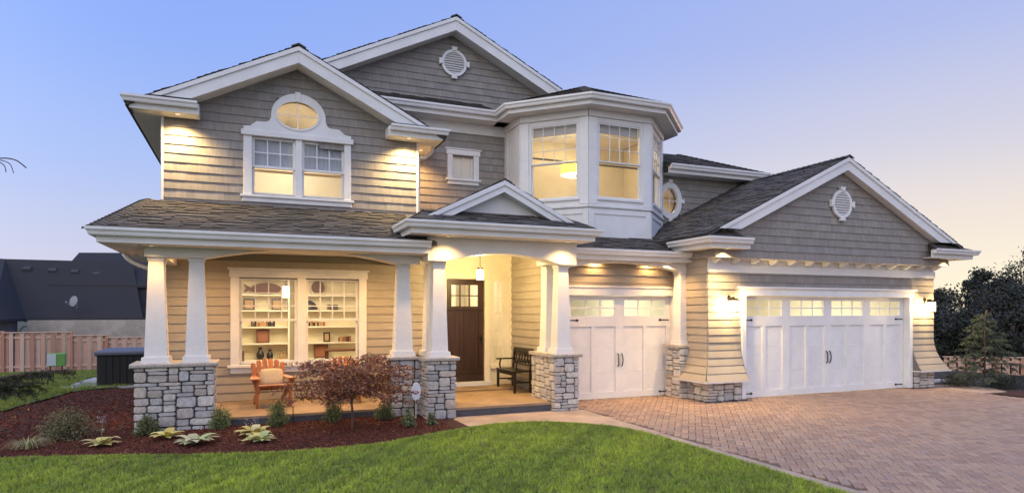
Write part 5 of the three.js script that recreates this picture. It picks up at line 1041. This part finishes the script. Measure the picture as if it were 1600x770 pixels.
/* mulch strip along the fence */
struct(mesh('mulch_bed', grid(-16, -2, 20, -30.6, -28.6, 4, (x, z) => lTerr(x, z) + 0.07), M.mulch, scene));
/* ---------- neighbouring house ---------- */
{
  const n = thing('neighbour_house', 'dark roofed house behind the board fence', 'house', [-9, -1.2, -37]), P = (p) => [p[0] + 9, p[1] + 1.2, p[2] + 37];
  const rm = std(0.024, 0.022, 0.022, 0.9, { map: T.fine, bumpMap: T.fineB, bumpScale: 0.004 }), rm2 = std(0.018, 0.017, 0.019, 0.9, { map: T.fine }), wall1 = std(0.52, 0.45, 0.36, 0.8, { map: T.blot }), wall2 = std(0.1, 0.1, 0.105, 0.8, { map: T.blot }), dk = std(0.035, 0.03, 0.03, 0.7);
  const poly = (name, pts, m, t = 0.12) => mesh(name, slab(pts.map(P), t), m, n);
  poly('front_roof', [[-9.2, 1.5, -35], [-4.6, 1.5, -35], [-5.6, 4.42, -39], [-11.1, 4.42, -39]], rm);
  poly('wing_roof', [[-9.2, 1.5, -30.8], [-9.2, 1.5, -35], [-11.1, 4.42, -39], [-14, 4.6, -39], [-14, 4.6, -30.8]].map((p) => p), rm2);
  poly('back_roof', [[-8.8, 3.1, -37.2], [-1, 3.1, -37.2], [-1.6, 5.2, -41], [-8.4, 5.0, -41]], rm2);
  poly('back_roof', [[-8.4, 5.0, -41], [-1.6, 5.2, -41], [-1, 3.1, -44.5], [-9, 3.1, -44.5]].map((p) => p), rm2);
  mesh('front_wall', bx(-0.0, 8, 0, 2.62, 2.2, 2.5), wall1, n); mesh('wing_wall', bx(-4.6, -0.4, 0, 2.62, 2.4, 6.0), wall2, n);
  mesh('upper_wall', bx(0.4, 8, 2.2, 4.25, -6, -0.35), wall2, n);
  for (let i = 0; i < 14; i++) mesh('siding_board', bx(2.2, 8, 2.3 + i * 0.135, 2.31 + i * 0.135, -0.35, -0.335), dk, n);
  mesh('gutter', cb(-0.25, 4.5, 2.55, 2.68, 1.98, 2.12), dk, n); mesh('gutter', cb(0.1, 8, 4.22, 4.34, -0.3, -0.16), dk, n);
  mesh('downspout', tube([[0.2, 2.55, 2.1], [0.1, 2.4, 2.15], [-0.3, 2.3, 2.2], [-0.32, 0.3, 2.2]].map((p) => p), 0.05, 16, 6), std(0.4, 0.38, 0.36, 0.6), n);
  for (const [x, y, z] of [[-1.0, 5.25, -1.6], [0.05, 5.2, -1.6], [1.0, 5.15, -1.55], [1.95, 5.05, -1.5]]) mesh('roof_vent', frustum(0.42, 0.4, 0.3, 0.25, 0.14).rotateX(0.63).translate(x, y - 0.2, z + 0.35), dk, n);
  const d = group('satellite_dish', scene, -7.35, 1.95, -35.2, -0.5); tag(d, 'pale oval satellite dish on the neighbouring dark roof', 'satellite dish');
  const dg = new THREE.SphereGeometry(1, 20, 8, 0, Math.PI * 2, 0, 0.5).scale(0.95, 0.35, 1.2).rotateX(Math.PI / 2 - 0.25); dg.translate(0, 0.7, 0.0);
  const grey2 = new THREE.MeshStandardMaterial({ color: 0x8f8f92, roughness: 0.6, side: THREE.DoubleSide }); mesh('dish', dg, grey2, d); mesh('mast', tube([[0, 0.6, -0.1], [0.05, 0.3, -0.15], [0, 0.0, -0.1]], 0.035, 8, 6), grey2, d); mesh('feed_arm', tube([[0, 0.25, 0.1], [-0.3, 0.4, 0.5], [-0.55, 0.62, 0.6]], 0.02, 8, 5), grey2, d); d.scale.setScalar(0.44); mesh('feed_horn', new THREE.SphereGeometry(0.1, 10, 8).translate(-0.56, 0.66, 0.6), grey2, d);
}
/* ---------- things beside the house on the left ---------- */
struct(mesh('concrete_pad', ext([[-4.2, 18.2], [-1.4, 18.2], [-1.4, 20.9], [-3.95, 20.9]].map(([x, z]) => [x, z]), -0.2, -0.02).rotateX(-Math.PI / 2), std(0.42, 0.42, 0.43, 0.8, { map: T.blot }), scene));
{
  const t = thing('hot_tub', 'black covered hot tub on the concrete pad behind the corner pier', 'hot tub', [-2.45, -0.02, -19.4]), bk = std(0.005, 0.005, 0.006, 0.7), g = [];
  mesh('cabinet', cb(-0.98, 0.98, 0, 0.74, -0.9, 0.9, 0.03), bk, t); for (let i = 0; i < 12; i++) mesh('slat', cb(-0.9 + i * 0.15, -0.78 + i * 0.15, 0.04, 0.72, 0.9, 0.915, 0.004), bk, t);
  mesh('cover', cb(-1.03, 1.03, 0.742, 0.85, -0.95, 0.95, 0.035), std(0.09, 0.095, 0.13, 0.55, { map: T.fine }), t);
}
{
  const y = lTerr(-6.3, -27.8), t = thing('utility_box', 'small green and white box on a stand before the board fence', 'box', [-6.5, y, -28.2], 0.15); t.scale.setScalar(0.85);
  mesh('cabinet', cb(-0.3, 0.35, 0.3, 0.86, -0.2, 0.2, 0.03), std(0.13, 0.3, 0.06, 0.6), t); mesh('white_panel', cb(-0.29, 0.02, 0.33, 0.83, 0.2, 0.22, 0.01), std(0.5, 0.54, 0.53, 0.5), t); for (const x of [-0.2, 0.22]) mesh('leg', cyl(0.03, 0.03, 0.32, 6, x, 0, 0), M.iron, t);
}
{
  const t = thing('garden_sign', 'white oval sign on a thin stake before the entry piers', 'sign', [2.62, 0, -10.5], 0.1), pts = oval(0, 0.49, 0.082, 0.155, 28).map(([x, y]) => [x * (1 + 0.05 * Math.sin((y - 0.49) * 34)), y]);
  mesh('sign_plate', ext(pts, -0.006, 0.006, [], 0.002), std(0.82, 0.82, 0.84, 0.45), t); mesh('stake', cyl(0.009, 0.009, 0.42, 8, 0, -0.02, -0.014), std(0.6, 0.55, 0.48, 0.5), t);
}
{ const t = thing('plant_stake', 'thin dark stake in the mulch beside the porch step', 'stake', [0.68, 0, -10.72]); mesh('rod', cyl(0.008, 0.008, 0.32, 6, 0, -0.02, 0), M.iron, t); mesh('tip', new THREE.ConeGeometry(0.012, 0.03, 6).translate(0, 0.315, 0), M.iron, t); }
/* ---------- porch chairs ---------- */
function adirondack(label, x, z, ry) {
  const t = thing('porch_chair', label, 'chair', [x, 0.16, z], ry, 'slatted orange porch chairs'), m = [std(0.5, 0.17, 0.05, 0.5, { map: T.woodgrain }), std(0.42, 0.13, 0.04, 0.5, { map: T.woodgrain }), std(0.55, 0.21, 0.07, 0.5, { map: T.woodgrain })];
  for (const s of [-1, 1]) {
    mesh('front_leg', cb(s * 0.29 - 0.045 * (s > 0 ? 0 : 0) - 0.022, s * 0.29 + 0.022, 0, 0.52, 0.24, 0.34), m[1], t);
    mesh('back_leg', ext([[-0.42, 0.0], [-0.34, 0.0], [0.33, 0.3], [0.33, 0.39], [0.25, 0.39], [-0.42, 0.1]], -0.012, 0.012).rotateY(-Math.PI / 2).translate(s * 0.255, 0, 0), m[1], t);
    mesh('arm', ext([[s * 0.22, -0.38], [s * 0.3, -0.4], [s * 0.41, 0.28], [s * 0.39, 0.38], [s * 0.25, 0.39], [s * 0.23, 0.3]].map(([a, b]) => [a, b]).sort(() => 0).slice()[s > 0 ? 'slice' : 'reverse'](), 0, 0.024).rotateX(Math.PI / 2).translate(0, 0.545, 0), m[0], t);
    mesh('arm_bracket', ext([[0, 0.36], [0.07, 0.52], [0, 0.52]], -0.012, 0.012).translate(0, 0, 0).rotateY(s > 0 ? 0 : Math.PI).translate(s * 0.313, 0, 0.29), m[1], t);
  }
  for (let i = 0; i < 6; i++) mesh('seat_slat', cb(-0.27, 0.27, -0.012, 0.012, -0.042, 0.042, 0.005).rotateX(0.22).translate(0, 0.405 - i * 0.022 + 0.006, 0.3 - i * 0.094), pick(m), t);
  const hs = [0.56, 0.61, 0.64, 0.64, 0.61, 0.56];
  for (let i = 0; i < 6; i++) { const u = (i - 2.5) * 0.092; mesh('back_slat', ext([[-0.038, 0], [0.038, 0], [0.044, hs[i] - 0.03], [0.02, hs[i]], [-0.02, hs[i]], [-0.044, hs[i] - 0.03]], -0.01, 0.01, [], 0.004).rotateZ(-(i - 2.5) * 0.028).rotateX(-0.42).translate(u, 0.27, -0.2), pick(m), t); }
  t.scale.setScalar(0.94); mesh('back_brace', cb(-0.29, 0.29, 0.5, 0.56, -0.36, -0.335, 0.004), m[1], t);
  return t;
}
seed(55);
adirondack('slatted orange porch chair with a cream cushion on its seat', 0.4, -12.1, 0.12);
adirondack('slatted orange porch chair without a cushion, behind the red maple', 1.66, -12.15, -0.1);
{ const g = new THREE.SphereGeometry(1, 20, 14), p = g.attributes.position; for (let i = 0; i < p.count; i++) { const x = p.getX(i), y = p.getY(i), z = p.getZ(i), f = (v) => Math.sign(v) * Math.pow(Math.abs(v), 0.42); p.setXYZ(i, f(x) * 0.2, f(y) * 0.165, z * 0.07 * (1 - 0.35 * Math.pow(Math.max(Math.abs(x), Math.abs(y)), 6))); } g.computeVertexNormals(); g.rotateX(-0.4); const o = mesh('cushion', g, std(0.62, 0.5, 0.34, 0.95, { map: T.fine, bumpMap: T.fineB, bumpScale: 0.002 }), scene); o.position.set(0.41, 0.655, -12.13); o.rotation.y = 0.12; tag(o, 'square cream cushion leaning on the orange porch chair', 'cushion'); }
/* ---------- dark bench with lattice back ---------- */
{
  const t = thing('bench', 'dark wooden armed bench with a crossed lattice back in the entry', 'bench', [5.2, 0.16, -12.43], -Math.PI / 2), m = std(0.022, 0.014, 0.011, 0.4, { map: T.grain });      // its front faces the door side
  const w = 0.49;
  for (const s of [-1, 1]) {
    mesh('front_leg', cb(s * (w - 0.025) - 0.025, s * (w - 0.025) + 0.025, 0, 0.42, 0.15, 0.2), m, t); mesh('back_leg', ext([[-0.2, 0], [-0.15, 0], [-0.15, 0.45], [-0.2, 0.88], [-0.24, 0.88], [-0.2, 0.45]], -0.022, 0.022).rotateY(-Math.PI / 2).translate(s * (w - 0.025), 0, 0), m, t);
    mesh('arm', cb(s * (w - 0.03) - 0.03, s * (w - 0.03) + 0.03, 0.63, 0.66, -0.18, 0.22, 0.01), m, t); mesh('arm_post', tube([[s * (w - 0.03), 0.44, 0.12], [s * (w - 0.03), 0.52, 0.14], [s * (w - 0.03), 0.63, 0.12]], 0.018, 6, 6), m, t); mesh('side_stretcher', cb(s * (w - 0.025) - 0.014, s * (w - 0.025) + 0.014, 0.2, 0.23, -0.16, 0.16), m, t);
  }
  mesh('seat', cb(-w, w, 0.42, 0.45, -0.18, 0.22, 0.01), m, t); mesh('apron', cb(-w + 0.02, w - 0.02, 0.35, 0.42, 0.165, 0.19), m, t); mesh('stretcher', cb(-w + 0.05, w - 0.05, 0.2, 0.23, -0.012, 0.012), m, t);
  mesh('top_rail', cb(-w, w, 0.79, 0.9, -0.245, -0.215, 0.01), m, t); mesh('lower_rail', cb(-w + 0.02, w - 0.02, 0.53, 0.565, -0.21, -0.185), m, t);
  for (let i = 0; i < 6; i++) { const a = -w + 0.06 + i * 0.147; mesh('lattice_bar', bar([a, 0.56, -0.2], [a + 0.135, 0.8, -0.226], 0.016, 0.016), m, t); mesh('lattice_bar', bar([a + 0.135, 0.56, -0.205], [a, 0.8, -0.231], 0.016, 0.016), m, t); }
}
/* ---------- inside the front window: bookcase and what stands on it ---------- */
{
  const zb = -16.88, sh = [0.17, 0.62, 1.02, 1.42, 1.82, 2.2, 2.58], cm = M.creamLight;
  for (const [x0, x1, lab] of [[-0.55, 0.95, 'cream built-in bookcase with the fish tray and vases'], [1.1, 2.75, 'cream built-in bookcase with the dark bowl and round plate']]) {
    const t = thing('bookcase', lab, 'bookcase', [(x0 + x1) / 2, 0.17, zb]), w = (x1 - x0) / 2;
    for (const s of [-1, 1]) mesh('side_panel', bx(s * w - 0.02, s * w + 0.02, 0, 2.5, 0, 0.34), cm, t);
    for (const y of sh) mesh('shelf', bx(-w + 0.021, w - 0.021, y - 0.17, y - 0.135, 0.012, 0.33), cm, t); mesh('back_panel', bx(-w, w, 0, 2.5, 0, 0.01), M.cream, t);
  }
  const z = zb + 0.2, brown = std(0.13, 0.045, 0.02, 0.6, { map: T.grain }), blk = std(0.015, 0.014, 0.014, 0.35), red = std(0.3, 0.11, 0.05, 0.6, { map: T.grain }), tan = std(0.42, 0.26, 0.12, 0.7);
  const box = (name, label, cat, x, y, w, h, d, m, lean = 0) => { const t = thing(name, label, cat, [x, y + 0.036, z], 0); mesh('frame', ext(rect(-w / 2, w / 2, 0, h), 0, d, [rect(-w / 2 + 0.03, w / 2 - 0.03, 0.03, h - 0.03)]).rotateX(lean), m, t); mesh('picture', bx(-w / 2 + 0.03, w / 2 - 0.03, 0.03, h - 0.03, d * 0.3, d * 0.6).rotateX(lean), m === blk ? tan : red, t); return t; };
  box('picture_frame', 'red brown framed panel on the middle shelf', 'picture', 0.36, 1.02, 0.3, 0.33, 0.04, brown, -0.1);
  box('picture_frame', 'dark framed pair of pictures on an upper shelf, fish tray side', 'picture', 0.05, 1.82, 0.25, 0.27, 0.04, blk, -0.08);
  box('picture_frame', 'dark square framed picture on an upper shelf next to the mullion', 'picture', 0.68, 1.82, 0.24, 0.27, 0.04, blk, -0.08);
  box('picture_frame', 'small black framed photo on a middle shelf', 'picture', 1.86, 1.02, 0.16, 0.24, 0.03, blk, -0.08);
  box('picture_frame', 'large red brown framed panel on a low shelf', 'picture', 1.72, 0.62, 0.34, 0.34, 0.04, brown, -0.1);
  { const t = thing('fish_tray', 'long dark fish shaped tray on the top shelf', 'tray', [0.34, 2.225, z - 0.02]); mesh('body', ext([...oval(0.1, 0.15, 0.34, 0.14, 24)], 0, 0.04, [], 0.008), brown, t); mesh('tail', ext([[-0.2, 0.15], [-0.42, 0.04], [-0.36, 0.15], [-0.42, 0.27]], 0.002, 0.03).scale(1, 1, 1), brown, t); }
  const vase = (label, x, y, s) => { const t = thing('vase', label, 'vase', [x, y + 0.036, z]); mesh('body', new THREE.LatheGeometry([[0.0, 0], [0.05, 0], [0.075, 0.06], [0.07, 0.13], [0.035, 0.18], [0.03, 0.21], [0.042, 0.24], [0.03, 0.24]].map(([a, b]) => new THREE.Vector2(a * s, b * s)), 18), blk, t); mesh('rim', new THREE.TorusGeometry(0.04 * s, 0.006, 6, 18).rotateX(Math.PI / 2).translate(0, 0.24 * s, 0), blk, t); };
  vase('taller round black vase on the low shelf', 0.3, 0.62, 1.2); vase('shorter round black vase on the low shelf', 0.52, 0.62, 1.0);
  { const t = thing('letter_ornament', 'tan looped ornament beside the black vases', 'ornament', [0.72, 0.656, z]); for (let i = 0; i < 3; i++) mesh('loop', new THREE.TorusGeometry(0.05, 0.014, 6, 14).scale(0.6, 1.4, 1).rotateZ(-0.3).translate(i * 0.07, 0.09, 0), tan, t); mesh('base', bx(-0.08, 0.22, 0, 0.02, -0.03, 0.03), tan, t); }
  { const t = thing('bowl', 'wide dark upturned bowl on an upper shelf', 'bowl', [1.42, 1.856, z]); mesh('shell', new THREE.SphereGeometry(0.22, 20, 10, 0, 6.283, 0, 1.57).scale(1, 1.1, 0.5), blk, t); mesh('stand', bx(-0.2, 0.2, -0.0, 0.03, -0.08, 0.08), brown, t); }
  { const t = thing('basket', 'small dark slatted basket beside the wide dark bowl', 'basket', [2.0, 1.856, z]); for (let i = 0; i < 3; i++) mesh('slat', bx(-0.13, 0.13, 0.02 + i * 0.045, 0.05 + i * 0.045, -0.06, 0.06), blk, t); }
  { const t = thing('plate', 'round dark plate standing on the top shelf', 'plate', [1.65, 2.225, z]); mesh('dish', new THREE.CylinderGeometry(0.16, 0.16, 0.02, 24).rotateX(Math.PI / 2 - 0.1).translate(0, 0.2, 0), brown, t); mesh('stand', bx(-0.18, 0.18, 0, 0.022, -0.05, 0.05), blk, t); }
  for (const [x, y, w, lab] of [[0.35, 1.42, 0.52, 'row of small dark books on the middle shelf, fish tray side'], [1.6, 1.42, 0.36, 'row of small dark books on the middle shelf under the wide bowl'], [2.3, 1.02, 0.3, 'low stack of small dark books right of the black framed photo']]) { const t = thing('books', lab, 'books', [x - w / 2, y + 0.036, z]); let u = 0; while (u < w) { const b = rr(0.03, 0.06); mesh('book', bx(u, u + b - 0.004, 0, rr(0.09, 0.15), -0.06, 0.06), pick([brown, blk, red, tan]), t); u += b; } }
  { const t = thing('side_table', 'long low brown table top seen through the front window', 'table', [2.0, 0.17, -15.6]); mesh('top', cb(-0.3, 0.55, 0.72, 0.76, -0.25, 0.25), brown, t); for (const [a, b] of [[-0.26, -0.2], [0.5, -0.2], [-0.26, 0.2], [0.5, 0.2]]) mesh('leg', bx(a - 0.02, a + 0.02, 0, 0.72, b - 0.02, b + 0.02), brown, t); mesh('shelf', bx(-0.28, 0.53, 0.5, 0.53, -0.22, 0.22), brown, t); }
  { const t = thing('sofa', 'dark low sofa back at the outer side of the living room', 'sofa', [-0.55, 0.17, -15.0]); mesh('seat', cb(-0.5, 0.5, 0.05, 0.42, -0.4, 0.4, 0.04), std(0.12, 0.06, 0.035, 0.9, { map: T.fine }), t); mesh('backrest', cb(-0.5, 0.5, 0.42, 0.8, -0.4, -0.2, 0.05), std(0.12, 0.06, 0.035, 0.9, { map: T.fine }), t); }
  { const p = thing('pendant_lamp', 'lit white pendant lamp inside behind the front window', 'lamp', [0.78, 2.12, -14.6]); mesh('lamp_glass', cyl(0.075, 0.07, 0.24, 18, 0, 0, 0), glow(1, 0.86, 0.6, 3), p); mesh('cap', cyl(0.05, 0.03, 0.05, 12, 0, 0.24, 0), M.iron, p); mesh('cord', cyl(0.006, 0.006, 0.36, 6, 0, 0.29, 0), M.iron, p); const l = new THREE.PointLight(SOFT, 1.6, 0, 2); l.position.set(0.78, 2.24, -14.6); l.castShadow = true; l.shadow.radius = 3; scene.add(l); }
}
/* drum pendant in the bay, chest in the hall */
{
  const p = thing('pendant_lamp', 'yellow drum lamp hanging inside the upstairs bay', 'lamp', [7.12, 5.0, -13.2]); mesh('drum_shade', new THREE.CylinderGeometry(0.38, 0.38, 0.26, 28, 1, true).translate(0, 0.13, 0), new THREE.MeshPhysicalMaterial({ color: new THREE.Color().setRGB(0.75, 0.6, 0.12), roughness: 0.9, transmission: 0.4, thickness: 0, side: THREE.DoubleSide }), p); mesh('lamp_diffuser', new THREE.CylinderGeometry(0.37, 0.37, 0.012, 28).translate(0, 0.0, 0), glow(1, 0.88, 0.62, 1.6), p); mesh('finial', new THREE.SphereGeometry(0.03, 10, 8).translate(0, -0.02, 0), M.iron, p); mesh('rod', cyl(0.01, 0.01, 0.84, 6, 0, 0.26, 0), M.iron, p);
  const l = new THREE.PointLight(SOFT, 2.6, 0, 2); l.position.set(7.12, 5.16, -13.2); l.castShadow = true; l.shadow.radius = 6; scene.add(l);
  const t = thing('hall_cabinet', 'pale cabinet with dark handles seen through the front door panes', 'cabinet', [4.35, 0.2, -16.3]), cm = M.creamLight; mesh('carcass', bx(-0.75, 0.75, 0, 2.5, -0.2, 0.15), cm, t);
  for (let i = 0; i < 3; i++) for (let j = 0; j < 5; j++) { const d = cb(-0.73 + i * 0.49, -0.26 + i * 0.49, 0.03 + j * 0.49, 0.49 + j * 0.49, 0.15, 0.17); mesh('cabinet_door', d, cm, t); mesh('pull', bx(-0.58 + i * 0.49, -0.42 + i * 0.49, 0.26 + j * 0.49, 0.28 + j * 0.49, 0.17, 0.19), M.iron, t); }
}
/* the house stands on its own base point */
{ const b = V(6.9, 0, -13); house.position.copy(b); for (const c of house.children) c.position.sub(b); }
renderer.render(scene, camera);
